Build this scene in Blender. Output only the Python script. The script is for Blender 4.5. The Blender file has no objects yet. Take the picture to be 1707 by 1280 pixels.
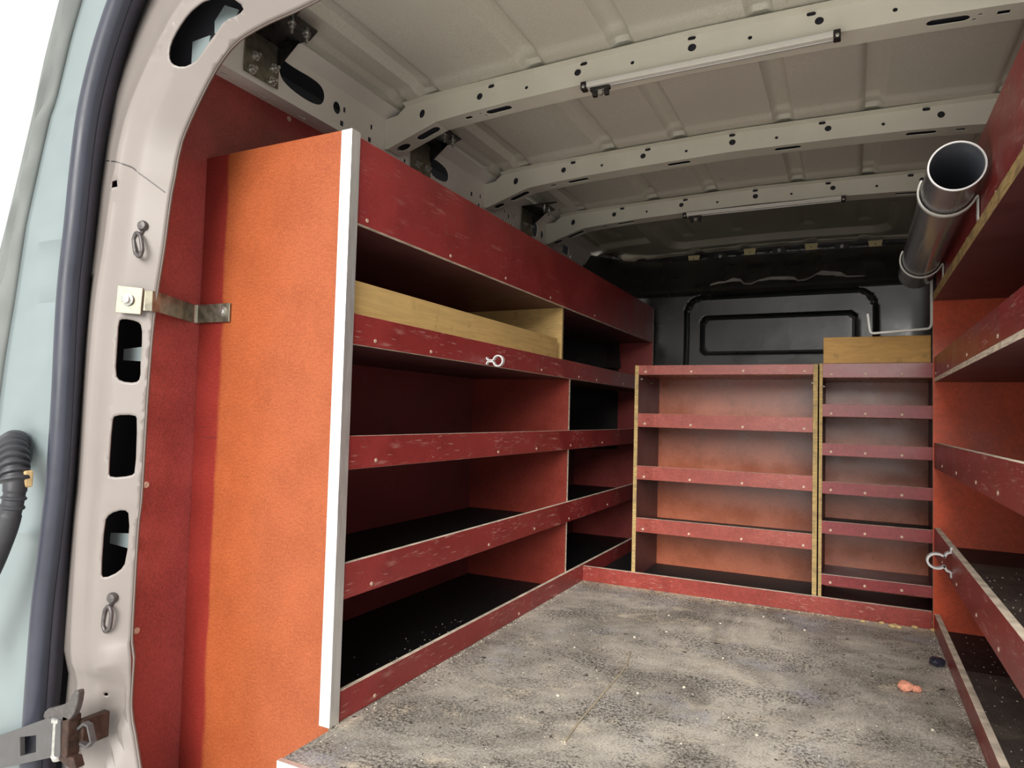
import bpy, bmesh, math, random
from mathutils import Vector, Matrix
from mathutils.geometry import delaunay_2d_cdt
random.seed(7)
C = bpy.context.scene.collection
S = 0.74            # layout unit -> metres
W = {}              # object -> its origin in layout units

# ------------------------------------------------------------------ helpers
class MB:
    def __init__(s): s.v = []; s.f = []; s.m = []
    def add(s, vs, fs, m=0):
        b = len(s.v); s.v += [tuple(v) for v in vs]
        for i, f in enumerate(fs):
            s.f.append([b + k for k in f]); s.m.append(m[i] if isinstance(m, list) else m)
        return s
    def box(s, x0, x1, y0, y1, z0, z1, m=0):
        vs = [(x, y, z) for z in (z0, z1) for y in (y0, y1) for x in (x0, x1)]
        fs = [(0, 2, 3, 1), (4, 5, 7, 6), (0, 1, 5, 4), (2, 6, 7, 3), (0, 4, 6, 2), (1, 3, 7, 5)]
        return s.add(vs, fs, m)
    def board(s, x0, x1, y0, y1, z0, z1):
        # plywood board: the two broad faces are film (0), the four narrow ones bare ply edge (1)
        d = [x1 - x0, y1 - y0, z1 - z0]; a = d.index(min(d))
        m = {2: [0, 0, 1, 1, 1, 1], 1: [1, 1, 0, 0, 1, 1], 0: [1, 1, 1, 1, 0, 0]}[a]
        return s.box(x0, x1, y0, y1, z0, z1, m)
    def tube(s, pts, r, n=12, m=0, cap=True, closed=False):
        pts = [Vector(p) for p in pts]; N = len(pts)
        rr = r if isinstance(r, (list, tuple)) else [r] * N
        up = None; rings = []
        for i, p in enumerate(pts):
            if closed: t = pts[(i + 1) % N] - pts[i - 1]
            else: t = pts[min(i + 1, N - 1)] - pts[max(i - 1, 0)]
            t.normalize()
            if up is None:
                up = Vector((0, 0, 1)) if abs(t.z) < .9 else Vector((1, 0, 0))
            a = t.cross(up); a.normalize(); b = a.cross(t); b.normalize(); up = b
            rings.append([p + (a * math.cos(2 * math.pi * k / n) + b * math.sin(2 * math.pi * k / n)) * rr[i] for k in range(n)])
        vs = [v for g in rings for v in g]; fs = []
        for i in range(N if closed else N - 1):
            j = (i + 1) % N
            for k in range(n):
                fs.append((i * n + k, i * n + (k + 1) % n, j * n + (k + 1) % n, j * n + k))
        if cap and not closed:
            fs.append(tuple(range(n - 1, -1, -1))); fs.append(tuple((N - 1) * n + k for k in range(n)))
        return s.add(vs, fs, m)
    def ribbon(s, path, axis, lo, hi, t, m=0):
        # strip of constant thickness t: a 2-D path (the two other axes) extruded along axis from lo to hi
        P = [Vector(p) for p in path]; N = len(P); L = []; R = []
        for i in range(N):
            d = P[min(i + 1, N - 1)] - P[max(i - 1, 0)]; d.normalize(); n = Vector((-d.y, d.x))
            L.append(P[i] + n * t / 2); R.append(P[i] - n * t / 2)
        def mk(p, w):
            o = [p.x, p.y]; o.insert(axis, w); return tuple(o)
        vs = []
        for i in range(N): vs += [mk(L[i], lo), mk(R[i], lo), mk(R[i], hi), mk(L[i], hi)]
        fs = []
        for i in range(N - 1):
            for k in range(4): fs.append((4 * i + k, 4 * i + (k + 1) % 4, 4 * i + 4 + (k + 1) % 4, 4 * i + 4 + k))
        fs.append((3, 2, 1, 0)); fs.append(tuple(4 * (N - 1) + k for k in range(4)))
        return s.add(vs, fs, m)
    def prism(s, poly, fn, m=0):
        # closed polygon in 2-D; fn(u, v, side) -> 3-D point for side 0 / 1
        n = len(poly); vs = [fn(u, v, 0) for u, v in poly] + [fn(u, v, 1) for u, v in poly]
        fs = [tuple(range(n - 1, -1, -1)), tuple(range(n, 2 * n))]
        fs += [(i, (i + 1) % n, n + (i + 1) % n, n + i) for i in range(n)]
        return s.add(vs, fs, m)
    def lathe(s, c, axis, prof, n=20, m=0):
        # profile of (distance along axis, radius)
        c = Vector(c); ax = Vector(axis).normalized()
        a = ax.orthogonal().normalized(); b = ax.cross(a)
        vs = []
        for h, r in prof:
            for k in range(n):
                q = 2 * math.pi * k / n; vs.append(c + ax * h + (a * math.cos(q) + b * math.sin(q)) * r)
        fs = []
        for i in range(len(prof) - 1):
            for k in range(n): fs.append((i * n + k, i * n + (k + 1) % n, (i + 1) * n + (k + 1) % n, (i + 1) * n + k))
        fs.append(tuple(range(n - 1, -1, -1))); fs.append(tuple((len(prof) - 1) * n + k for k in range(n)))
        return s.add(vs, fs, m)

def link(name, data, parent, origin):
    o = bpy.data.objects.new(name, data); C.objects.link(o)
    origin = Vector(origin); W[o] = origin
    if parent is not None:
        o.parent = parent; o.location = (origin - W[parent]) * S
    else: o.location = origin * S
    return o

def part(name, mb, mats, parent=None, origin=None, bevel=0, smooth=False, solid=0, recalc=True, off=-1):
    if origin is None: origin = W[parent] if parent is not None else Vector((0, 0, 0))
    o3 = Vector(origin)
    me = bpy.data.meshes.new(name)
    me.from_pydata([((Vector(v) - o3) * S)[:] for v in mb.v], [], mb.f)
    for m in (mats if isinstance(mats, (list, tuple)) else [mats]): me.materials.append(m)
    me.polygons.foreach_set('material_index', mb.m)
    if recalc:
        bm = bmesh.new(); bm.from_mesh(me); bmesh.ops.recalc_face_normals(bm, faces=bm.faces); bm.to_mesh(me); bm.free()
    if smooth: me.polygons.foreach_set('use_smooth', [True] * len(me.polygons))
    me.update()
    o = link(name, me, parent, o3)
    if solid:
        md = o.modifiers.new('solid', 'SOLIDIFY'); md.thickness = solid * S; md.offset = off
    if bevel:
        md = o.modifiers.new('bevel', 'BEVEL'); md.width = bevel * S; md.segments = 2; md.limit_method = 'ANGLE'; md.angle_limit = math.radians(50)
    if smooth:
        try: me.set_sharp_from_angle(angle=math.radians(40))
        except Exception: pass
    return o

def tag(o, label, cat, group=None):
    o['label'] = label; o['category'] = cat
    if group: o['group'] = group
    return o
def thing(name, label, cat, loc, group=None):
    return tag(link(name, None, None, loc), label, cat, group)
def struct(o): o['kind'] = 'structure'; return o
def copy_at(src, parent, origin):
    o = src.copy(); C.objects.link(o); W[o] = Vector(origin); o.parent = parent
    o.location = (Vector(origin) - (W[parent] if parent is not None else Vector((0, 0, 0)))) * S
    return o

def inside(p, poly):
    x, y = p; r = False; n = len(poly)
    for i in range(n):
        x0, y0 = poly[i]; x1, y1 = poly[i - 1]
        if (y0 > y) != (y1 > y) and x < (x1 - x0) * (y - y0) / (y1 - y0) + x0: r = not r
    return r
def smoothpoly(poly, it=2):
    for _ in range(it):
        q = []
        for i in range(len(poly)):
            a = Vector(poly[i]); b = Vector(poly[(i + 1) % len(poly)])
            q += [tuple(a * .75 + b * .25), tuple(a * .25 + b * .75)]
        poly = q
    return poly
def circle(x, y, rx, ry=None, n=18):
    ry = ry or rx
    return [(x + rx * math.cos(2 * math.pi * k / n), y + ry * math.sin(2 * math.pi * k / n)) for k in range(n)]
def oval(x, y, w, h, n=8):
    # stadium: w along x, h along y
    r = min(w, h) / 2; p = []
    if w >= h:
        for k in range(n + 1): q = -math.pi / 2 + math.pi * k / n; p.append((x + w / 2 - r + r * math.cos(q), y + r * math.sin(q)))
        for k in range(n + 1): q = math.pi / 2 + math.pi * k / n; p.append((x - w / 2 + r + r * math.cos(q), y + r * math.sin(q)))
    else:
        for k in range(n + 1): q = math.pi * k / n; p.append((x + r * math.cos(q), y + h / 2 - r + r * math.sin(q)))
        for k in range(n + 1): q = math.pi + math.pi * k / n; p.append((x + r * math.cos(q), y - h / 2 + r + r * math.sin(q)))
    return p
def rect(x, y, w, h): return [(x - w / 2, y - h / 2), (x + w / 2, y - h / 2), (x + w / 2, y + h / 2), (x - w / 2, y + h / 2)]

def sheet(outline, holes, fn, grid=None, lines=(), extra=()):
    # flat outline with real holes, triangulated, then folded into 3-D by fn
    vs = []; es = []
    def loop(p):
        b = len(vs); n = len(p); vs.extend(Vector(q) for q in p); es.extend((b + i, b + (i + 1) % n) for i in range(n))
    loop(outline)
    for h in holes: loop(h)
    for ln in lines:
        b = len(vs); vs.extend(Vector(q) for q in ln); es.extend((b + i, b + i + 1) for i in range(len(ln) - 1))
    if grid:
        gx, gy = grid
        x0 = min(p[0] for p in outline); x1 = max(p[0] for p in outline); y0 = min(p[1] for p in outline); y1 = max(p[1] for p in outline)
        nx = int((x1 - x0) / gx); ny = int((y1 - y0) / gy)
        for i in range(1, nx):
            for j in range(1, ny):
                q = (x0 + (i + .31) * gx, y0 + (j + .37) * gy)
                if inside(q, outline) and not any(inside(q, h) for h in holes): vs.append(Vector(q))
    for q in extra:
        if inside(q, outline) and not any(inside(q, h) for h in holes): vs.append(Vector(q))
    r = delaunay_2d_cdt(vs, es, [], 0, 1e-6)
    V, F = r[0], r[2]; keep = []
    for f in F:
        c = ((V[f[0]].x + V[f[1]].x + V[f[2]].x) / 3, (V[f[0]].y + V[f[1]].y + V[f[2]].y) / 3)
        if inside(c, outline) and not any(inside(c, h) for h in holes): keep.append(list(f))
    mb = MB(); mb.add([fn(v.x, v.y) for v in V], keep)
    return mb

def lerp_poly(tab, t):
    if t <= tab[0][0]: return tab[0][1]
    for (a, b), (c, d) in zip(tab[:-1], tab[1:]):
        if t <= c: return b + (d - b) * (t - a) / (c - a)
    return tab[-1][1]
def sstep(a, b, t):
    t = max(0, min(1, (t - a) / (b - a))); return t * t * (3 - 2 * t)

# ------------------------------------------------------------------ materials
def lin(c): return tuple(((x / 255) / 12.92 if x / 255 <= .04045 else ((x / 255 + .055) / 1.055) ** 2.4) for x in c) + (1,)
class NT:
    def __init__(s, name):
        s.mat = bpy.data.materials.new(name); s.mat.use_nodes = True; s.n = s.mat.node_tree.nodes; s.l = s.mat.node_tree.links
        s.b = s.n['Principled BSDF']; s.tc = s.n.new('ShaderNodeTexCoord')
    def put(s, sock, v):
        if hasattr(v, 'is_output') or isinstance(v, bpy.types.NodeSocket): s.l.new(v, sock)
        else: sock.default_value = v
    def vec(s, scale=(1, 1, 1), loc=(0, 0, 0), rot=(0, 0, 0)):
        m = s.n.new('ShaderNodeMapping'); s.l.new(s.tc.outputs['Object'], m.inputs[0])
        m.inputs['Scale'].default_value = scale; m.inputs['Location'].default_value = loc; m.inputs['Rotation'].default_value = rot
        return m.outputs[0]
    def noise(s, scale, detail=4, rough=.55, vec=None, dist=0):
        t = s.n.new('ShaderNodeTexNoise'); t.inputs['Scale'].default_value = scale; t.inputs['Detail'].default_value = detail
        t.inputs['Roughness'].default_value = rough; t.inputs['Distortion'].default_value = dist
        s.l.new(vec if vec is not None else s.tc.outputs['Object'], t.inputs['Vector']); return t.outputs['Fac']
    def vor(s, scale, vec=None, out='Distance', feat='F1'):
        t = s.n.new('ShaderNodeTexVoronoi'); t.inputs['Scale'].default_value = scale; t.feature = feat
        s.l.new(vec if vec is not None else s.tc.outputs['Object'], t.inputs['Vector']); return t.outputs[out]
    def wave(s, scale, vec=None, dist=0, axis='X'):
        t = s.n.new('ShaderNodeTexWave'); t.inputs['Scale'].default_value = scale; t.inputs['Distortion'].default_value = dist; t.bands_direction = axis
        s.l.new(vec if vec is not None else s.tc.outputs['Object'], t.inputs['Vector']); return t.outputs['Fac']
    def rng(s, v, a, b, c=0, d=1, smooth=True):
        t = s.n.new('ShaderNodeMapRange'); t.interpolation_type = 'SMOOTHSTEP' if smooth else 'LINEAR'
        s.put(t.inputs[0], v)
        for k, q in enumerate((a, b, c, d)): t.inputs[k + 1].default_value = q
        return t.outputs[0]
    def math(s, op, a, b=0):
        t = s.n.new('ShaderNodeMath'); t.operation = op; s.put(t.inputs[0], a); s.put(t.inputs[1], b); return t.outputs[0]
    def mix(s, f, a, b, mode='MIX'):
        t = s.n.new('ShaderNodeMix'); t.data_type = 'RGBA'; t.blend_type = mode
        s.put(t.inputs['Factor'], f); s.put(t.inputs['A'], a); s.put(t.inputs['B'], b); return t.outputs['Result']
    def bump(s, h, strength=.2, dist=.002):
        t = s.n.new('ShaderNodeBump'); t.inputs['Strength'].default_value = strength; t.inputs['Distance'].default_value = dist
        s.l.new(h, t.inputs['Height']); s.l.new(t.outputs[0], s.b.inputs['Normal'])
    def axis(s, k):
        t = s.n.new('ShaderNodeSeparateXYZ'); s.l.new(s.tc.outputs['Object'], t.inputs[0]); return t.outputs[k]
    def fin(s, col, rough=.5, metal=0, spec=.5):
        s.put(s.b.inputs['Base Color'], col); s.put(s.b.inputs['Roughness'], rough); s.put(s.b.inputs['Metallic'], metal)
        s.put(s.b.inputs['Specular IOR Level'], spec); return s.mat
def sc(c, k): return tuple(x * k for x in c[:3]) + (1,)

def film(name, rgb, rough=.33, scratch=0.0, grain=.25, spec=.5):
    """phenolic film faced plywood: fine paper mottle, faint cloudiness, pale scuffs"""
    t = NT(name); base = lin(rgb)
    fine = t.noise(420, 3, .6); big = t.noise(7, 4, .6)
    weave = t.noise(90, 2, .5, t.vec((1, 6, 1)))
    k = t.math('ADD', t.rng(fine, .3, .7, -grain, grain), t.rng(big, .3, .7, -.16, .16))
    k = t.math('ADD', k, t.rng(weave, .3, .7, -.08, .08))
    col = t.mix(t.rng(k, -.4, .4), sc(base, .72), sc(base, 1.3))
    if scratch:
        s1 = t.noise(38, 5, .65, t.vec((1, .25, 2.2), rot=(.5, .4, .3))); s2 = t.noise(5, 3)
        m = t.math('MULTIPLY', t.rng(s1, .57, .66), t.rng(s2, .46, .6))
        s3 = t.noise(260, 2, .5, t.vec((.12, .12, 1.5))); m2 = t.math('MULTIPLY', t.rng(s3, .60, .68), t.rng(t.noise(9, 2), .46, .6))
        col = t.mix(t.math('MULTIPLY', t.math('MAXIMUM', m, m2), scratch), col, lin((196, 150, 140)))
    t.bump(fine, .08, .0006)
    return t.fin(col, t.rng(big, .3, .7, rough - .05, rough + .08), 0, spec)

M = {}
M['film'] = film('dark_red_film_plywood', (140, 50, 49), .34, .7)
M['film_clean'] = film('red_film_plywood', (150, 64, 60), .38, 0)
M['film_orange'] = film('orange_red_film_plywood', (196, 78, 44), .36, 0, .2, .35)
M['film_divider'] = film('red_divider_film_plywood', (132, 52, 42), .34, 0)
M['film_inner'] = film('dark_inner_film_plywood', (120, 54, 56), .4, 0)
M['film_fascia'] = film('smooth_red_film_plywood', (140, 49, 49), .36, .22)
M['film_back'] = film('brown_red_film_plywood', (166, 90, 60), .26, 0, .2, .8)
M['film_shelf'] = film('maroon_film_plywood', (92, 52, 52), .45, 0)

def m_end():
    t = NT('two_tone_film_plywood'); a = lin((128, 42, 35)); b = lin((152, 78, 43))
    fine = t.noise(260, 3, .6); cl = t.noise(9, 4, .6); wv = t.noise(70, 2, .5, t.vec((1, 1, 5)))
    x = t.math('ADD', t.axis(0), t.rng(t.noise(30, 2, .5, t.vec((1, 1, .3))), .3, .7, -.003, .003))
    col = t.mix(t.rng(x, -.302, -.290), a, b)  # dark red left of a fixed x, orange to the right
    k = t.math('ADD', t.rng(fine, .3, .7, -.2, .2), t.rng(cl, .3, .7, -.12, .12)); k = t.math('ADD', k, t.rng(wv, .3, .7, -.1, .1))
    col = t.mix(t.rng(k, -.4, .4), t.mix(1, col, (.78, .72, .7, 1), 'MULTIPLY'), t.mix(1, col, (1.15, 1.2, 1.25, 1), 'MULTIPLY'))
    z = t.axis(2)
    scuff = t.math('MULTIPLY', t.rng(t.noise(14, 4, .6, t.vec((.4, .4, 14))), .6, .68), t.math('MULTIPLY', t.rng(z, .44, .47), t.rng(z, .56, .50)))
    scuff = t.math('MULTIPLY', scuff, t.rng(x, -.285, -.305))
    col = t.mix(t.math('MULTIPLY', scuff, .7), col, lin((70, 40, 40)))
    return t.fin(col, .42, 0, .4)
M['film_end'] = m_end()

def m_ply(name, rgb, dirty=.4):
    t = NT(name); b = lin(rgb)
    w = t.noise(240, 2, .5, t.vec((.1, .1, 1))); n = t.noise(30, 4)
    col = t.mix(t.rng(w, .35, .65), sc(b, .75), sc(b, 1.12)); col = t.mix(t.math('MULTIPLY', t.rng(n, .45, .7), dirty), col, lin((120, 104, 86)))
    return t.fin(col, .75, 0, .25)
M['ply'] = m_ply('ply_edge', (238, 224, 204), .2); M['ply_post'] = m_ply('ply_edge_yellow', (186, 160, 108), .6)
def m_birch(name, rgb):
    t = NT(name); b = lin(rgb)
    g = t.noise(16, 6, .6, t.vec((1, .35, 5)), 1.2); n = t.noise(5, 3); d = t.noise(26, 4)
    col = t.mix(t.rng(g, .3, .7), sc(b, .86), sc(b, 1.1)); col = t.mix(t.math('MULTIPLY', t.rng(d, .6, .75), .55), col, sc(b, .5))
    col = t.mix(t.math('MULTIPLY', t.rng(n, .4, .7), .25), col, sc(b, .7)); return t.fin(col, .55, 0, .35)
M['birch'] = m_birch('birch_plywood', (205, 172, 112)); M['birch_warm'] = m_birch('warm_birch_plywood', (190, 146, 78))

def m_metal(name, rgb, rough, metal=1, var=.2, scale=40, stretch=(1, 1, 1), spec=.5):
    t = NT(name); b = lin(rgb); n = t.noise(scale, 4, .6, t.vec(stretch))
    col = t.mix(t.rng(n, .3, .7), sc(b, 1 - var), sc(b, 1 + var)); return t.fin(col, t.rng(n, .3, .7, rough - .06, rough + .1), metal, spec)
M['alu'] = m_metal('brushed_aluminium', (226, 226, 224), .42, .75, .06, 60, (4, 4, .3))
M['zinc'] = m_metal('zinc_plated_steel', (136, 132, 118), .42, .85, .3, 55)
M['steel_reflect_dark'] = m_metal('galvanised_dark_reflection', (84, 84, 84), .28, .9, .35, 30)  # same galvanised steel, with the dark it mirrors put into the colour
M['hook'] = m_metal('pale_painted_steel', (206, 206, 200), .4, .15, .06)
M['screw'] = m_metal('worn_screw_head', (206, 180, 160), .5, .3, .2, 300)
M['bolt'] = m_metal('bright_bolt', (200, 200, 196), .3, .9, .15, 200)
M['tube'] = m_metal('grey_plastic_pipe', (138, 138, 140), .2, .55, .06, 20, (1, .2, 1))
M['tube_in'] = m_metal('grey_pipe_inside', (112, 116, 124), .45, 0, .1)
M['tube_rim'] = m_metal('pale_pipe_rim', (214, 214, 214), .5, 0, .05)
M['rubber'] = m_metal('grey_black_rubber', (52, 53, 58), .5, 0, .12, 40)
M['seal'] = m_metal('blue_grey_rubber', (54, 57, 69), .36, 0, .08, 14)
M['seal_dark'] = m_metal('dark_textile_rubber', (46, 44, 54), .8, 0, .2, 160)
M['blackplastic'] = m_metal('black_plastic', (36, 35, 34), .4, 0, .2)
M['ring'] = m_metal('grey_cast_steel', (92, 88, 88), .42, .5, .2, 120)
M['arm'] = m_metal('grey_painted_arm', (86, 85, 86), .45, .25, .12, 60)
M['rust'] = m_metal('greasy_rusty_steel', (62, 44, 36), .6, .3, .4, 90)
M['white_clip'] = m_metal('grey_white_plastic', (196, 196, 196), .4, 0, .05)
M['cavity'] = m_metal('cavity_shade_steel', (46, 47, 54), .7, 0, .15, 12)  # darkness of the enclosed cavities put into the colour
M['diffuser'] = m_metal('white_light_diffuser', (232, 230, 222), .4, 0, .02)
M['brick'] = m_metal('brick_red_stone', (206, 140, 116), .9, 0, .25, 140)
M['crumb'] = m_metal('white_plaster', (204, 198, 182), .9, 0, .06, 90)
M['wood_chip'] = m_metal('pale_wood_chip', (206, 178, 130), .9, 0, .12, 90)
M['dark_lump'] = m_metal('blue_black_lump', (40, 42, 56), .3, 0, .2, 60)
M['twig'] = m_metal('tan_string', (176, 164, 140), .9, 0, .2, 60)

def m_paint(name, rgb, rough=.4, dirt=.35, dirtcol=(96, 86, 78), cloud=.06, marks=1.0):
    t = NT(name); b = lin(rgb); n = t.noise(4, 4); s1 = t.noise(60, 5, .65, t.vec((.5, .5, 1.6), rot=(.3, .2, .1))); s2 = t.noise(3.2, 3)
    col = t.mix(t.rng(n, .3, .7), sc(b, 1 - cloud), sc(b, 1 + cloud))
    m = t.math('MULTIPLY', t.rng(s1, .68, .76), t.rng(s2, .52, .66))
    col = t.mix(t.math('MULTIPLY', m, dirt * 2 * marks), col, lin(dirtcol)); return t.fin(col, rough, 0, .5)
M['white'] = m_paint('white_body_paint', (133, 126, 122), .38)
M['rail'] = m_paint('white_rail_paint', (232, 228, 220), .4, .3)
M['roofwhite'] = m_paint('cream_roof_paint', (226, 224, 210), .4, .4, (110, 100, 84))
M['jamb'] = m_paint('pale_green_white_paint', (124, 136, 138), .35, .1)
M['sealant'] = m_paint('grey_seam_sealer', (108, 113, 111), .6, .4, (128, 126, 120), .15)
M['outside'] = m_paint('outer_white_paint', (206, 210, 214), .25, 0)
M['tab'] = m_paint('beige_tab_paint', (214, 200, 150), .45, .2)

def m_ceiling():
    t = NT('grey_primer_roof'); b = lin((220, 217, 204)); n = t.noise(3, 4); f = t.noise(180, 3, .6)
    col = t.mix(t.rng(n, .3, .7), sc(b, .92), sc(b, 1.05)); col = t.mix(t.rng(f, .3, .7), sc(b, .9), col)
    d = t.math('MULTIPLY', t.rng(t.noise(26, 6, .7), .58, .72), t.rng(t.noise(2.2, 2), .55, .68))
    col = t.mix(t.math('MULTIPLY', d, .55), col, lin((98, 92, 78)))
    st = t.math('MULTIPLY', t.rng(t.noise(90, 3, .6, t.vec((1.6, .25, 1), rot=(0, 0, .5))), .7, .76), t.rng(t.noise(4, 2), .58, .66))
    col = t.mix(t.math('MULTIPLY', st, .7), col, lin((70, 60, 48)))
    y = t.axis(1); fr = t.rng(y, 3.52 * S, 3.60 * S)           # roof panel beyond the last beam is a darker olive
    col = t.mix(fr, col, t.mix(t.rng(n, .3, .7), lin((166, 162, 146)), lin((184, 180, 164))))
    t.bump(f, .1, .0006); return t.fin(col, .5, 0, .4)
M['ceiling'] = m_ceiling()

def m_floor():
    t = NT('worn_grey_floor_board')
    big = t.noise(2.6, 6, .66, t.vec((1, .8, 1), (2, 5, 0)), .8); mid = t.noise(8, 6, .7, t.vec((1, 1.15, 1), (1, 3, 0)), .3)
    fine = t.noise(230, 4, .8); grain = t.noise(150, 5, .8)
    col = t.mix(t.rng(big, .34, .66), lin((142, 136, 127)), lin((216, 210, 198)))
    col = t.mix(t.math('MULTIPLY', t.rng(mid, .54, .7), .8), col, lin((226, 213, 190)))                      # beige dust
    col = t.mix(t.math('MULTIPLY', t.rng(t.noise(5, 4, .6, t.vec((1, 1, 1), (7, 4, 0))), .55, .7), .55), col, lin((176, 176, 188)))   # bluish film
    clump = t.rng(t.noise(6.5, 6, .72, t.vec((1, 1.2, 1), (4, 8, 0)), .3), .4, .62)
    col = t.mix(t.math('MULTIPLY', t.math('MULTIPLY', t.rng(grain, .47, .54), clump), .9), col, lin((46, 42, 39)))  # black grime caught in the grain
    col = t.mix(t.math('MULTIPLY', t.rng(t.noise(20, 6, .75, t.vec((.8, 1.5, 1), (1, 3, 0), (0, 0, .25))), .6, .7), .5), col, lin((52, 47, 43)))
    col = t.mix(t.rng(fine, .53, .62, 0, .6), col, lin((222, 214, 196))); col = t.mix(t.rng(fine, .47, .39, 0, .5), col, lin((64, 58, 54)))
    col = t.mix(t.math('MULTIPLY', t.rng(t.noise(38, 3, .6), .66, .7), .85), col, lin((44, 40, 37)))
    wv = t.math('MULTIPLY', t.wave(120, None, 0, 'X'), t.wave(120, None, 0, 'Y')); col = t.mix(t.math('MULTIPLY', wv, .25), col, lin((60, 56, 52)))
    sc1 = t.rng(t.noise(70, 2, .5, t.vec((3, .12, 1), rot=(0, 0, .6))), .7, .75); col = t.mix(t.math('MULTIPLY', sc1, .4), col, lin((226, 220, 204)))
    dust = t.math('MULTIPLY', t.rng(t.axis(1), 2.86 * S, 2.965 * S), t.rng(t.noise(50, 4), .42, .6)); col = t.mix(t.math('MULTIPLY', dust, .6), col, lin((214, 198, 158)))
    t.bump(t.math('ADD', grain, wv), .3, .001); return t.fin(col, .72, 0, .3)
M['floor'] = m_floor()

def m_mat(name, rgb, gridk=.0, crumbs=.5, rough=.6, dust=0):
    t = NT(name); b = lin(rgb); n = t.noise(60, 4); g = t.noise(6, 3)
    col = t.mix(t.rng(n, .3, .7), sc(b, .7), sc(b, 1.3))
    if gridk:
        wv = t.math('MAXIMUM', t.wave(48, None, 0, 'X'), t.wave(48, None, 0, 'Y')); col = t.mix(t.math('MULTIPLY', t.rng(wv, .3, 1), gridk), col, lin((98, 92, 88))); t.bump(wv, .5, .002)
    if dust: col = t.mix(t.math('MULTIPLY', t.rng(t.noise(7, 5, .65, t.vec((1, 1.8, 1))), .46, .7), dust), col, lin((150, 140, 126)))
    c = t.math('MULTIPLY', t.rng(t.noise(150, 2, .5), .71, .75), t.rng(g, .42, .62)); col = t.mix(t.math('MULTIPLY', c, crumbs), col, lin((206, 198, 184)))
    return t.fin(col, rough, 0, .35)
M['mat'] = m_mat('black_rubber_mat', (26, 26, 28)); M['mat_grid'] = m_mat('black_mesh_mat', (86, 81, 78), .9, 1, .6, .55)
M['mat_plain'] = m_mat('black_smooth_mat', (52, 48, 49), 0, .4)

def m_bulk():
    t = NT('black_bulkhead_paint'); b = lin((34, 35, 36)); n = t.noise(5, 4); s1 = t.noise(28, 6, .7, t.vec((.6, 1, 1.6))); s2 = t.noise(4, 3)
    m = t.math('MULTIPLY', t.rng(s1, .6, .72), t.rng(s2, .46, .62)); col = t.mix(t.rng(n, .3, .7), sc(b, .7), sc(b, 1.4))
    col = t.mix(t.math('MULTIPLY', m, .45), col, lin((132, 130, 124)))
    t.bump(t.noise(9, 2), .12, .01); return t.fin(col, t.rng(n, .3, .7, .24, .36), 0, .9)
M['bulk'] = m_bulk()
M['bulk_worn'] = m_paint('scraped_grey_primer', (176, 172, 164), .4, .5, (60, 60, 60), .2)
M['ground'] = m_paint('pale_concrete_yard', (228, 226, 220), .9, .3)

# ------------------------------------------------------------------ setting: floor, walls, ceiling
XL, XR, XW, XWR = -1.098, .272, -1.61, .745
mb = MB(); poly = [(-1.09, 1.125), (XWR, 1.125), (XWR, 4.19), (-1.604, 4.19), (-1.604, 1.30), (-1.09, 1.30)]
mb.prism(poly, lambda u, v, s: (u, v, -.03 + .03 * s)); fl = struct(part('floor', mb, M['floor']))
mb = MB(); mb.box(-1.09, XWR, 1.13, 1.15, -.32, -.0302); mb.box(-1.604, XWR, 1.10, 4.19, -.34, -.321); part('floor_riser', mb, M['cavity'], fl)
mb = MB(); mb.box(-9, 8, -9, 9, -1.3, -1.25); struct(part('ground', mb, M['ground']))

mb = MB(); mb.board(XW - .012, XW, 1.13, 4.2, -.3, 1.687)
wl = struct(part('wall_left', mb, [M['film_clean'], M['ply']]))
mb = MB(); mb.box(-1.84, -1.82, 1.08, 4.8, -.6, 1.93); mb.box(-1.82, -1.625, 1.26, 1.27, -.6, 1.9); mb.box(-1.84, -1.54, 1.08, 4.8, 1.93, 1.95)
part('outer_skin', mb, M['cavity'], wl)  # outer skin, plus a dark plate added behind the pillar holes
mb = MB(); mb.board(XWR, XWR + .012, .95, 4.2, -.3, 1.687); mb.box(XWR + .2, XWR + .21, .9, 4.8, -.6, 1.95)
wr = struct(part('wall_right', mb, [M['film_clean'], M['ply']]))

XC = -.4325
RIBS = [-1.32, -.925, -.63, -.235, .06, .455]
BEAMY = [1.963, 2.715, 3.424]
def rrect_d(x, y, x0, x1, y0, y1, r):
    cx, cy = (x0 + x1) / 2, (y0 + y1) / 2; dx = abs(x - cx) - (x1 - x0) / 2 + r; dy = abs(y - cy) - (y1 - y0) / 2 + r
    return math.hypot(max(dx, 0), max(dy, 0)) + min(max(dx, dy), 0) - r
def roofz(x, y):
    z = 1.882 - .036 * ((x - XC) / 1.06) ** 2
    ydist = min(abs(y - (b + .04)) for b in BEAMY)
    if y < 3.56:
        flat = sstep(.105, .125, ydist)
        z += .010 * flat
        for r in RIBS:
            z += .026 * (1 - sstep(.020, .040, abs(x - r))) * (1 if ydist > .06 else .5)
        z += .010 * (1 - sstep(.01, .02, abs(x + 1.435))) + .010 * (1 - sstep(.01, .02, abs(x - .57)))
    else:
        z -= .012 * sstep(3.56, 4.6, y)
        d = rrect_d(x, y, -1.07, .205, 3.80, 4.45, .12); z += .040 * (1 - sstep(-.030, 0, d))
        for x0, x1 in ((-1.50, -1.14), (.275, .635)):
            d = rrect_d(x, y, x0, x1, 3.60, 4.20, .03); z += .032 * (1 - sstep(-.026, 0, d))
        for r in RIBS:
            lim = 4.30 if -1.05 < r < .2 else 4.08
            z += .012 * (1 - sstep(.02, .042, abs(x - r))) * (1 - sstep(lim - .03, lim, y))
            z += .010 * (1 - sstep(.02, .04, abs(x - r))) * sstep(4.46, 4.49, y)
    return z
mb = MB(); nx, ny = 200, 300; x0, x1, y0, y1 = -1.50, .635, 1.06, 4.66
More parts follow.
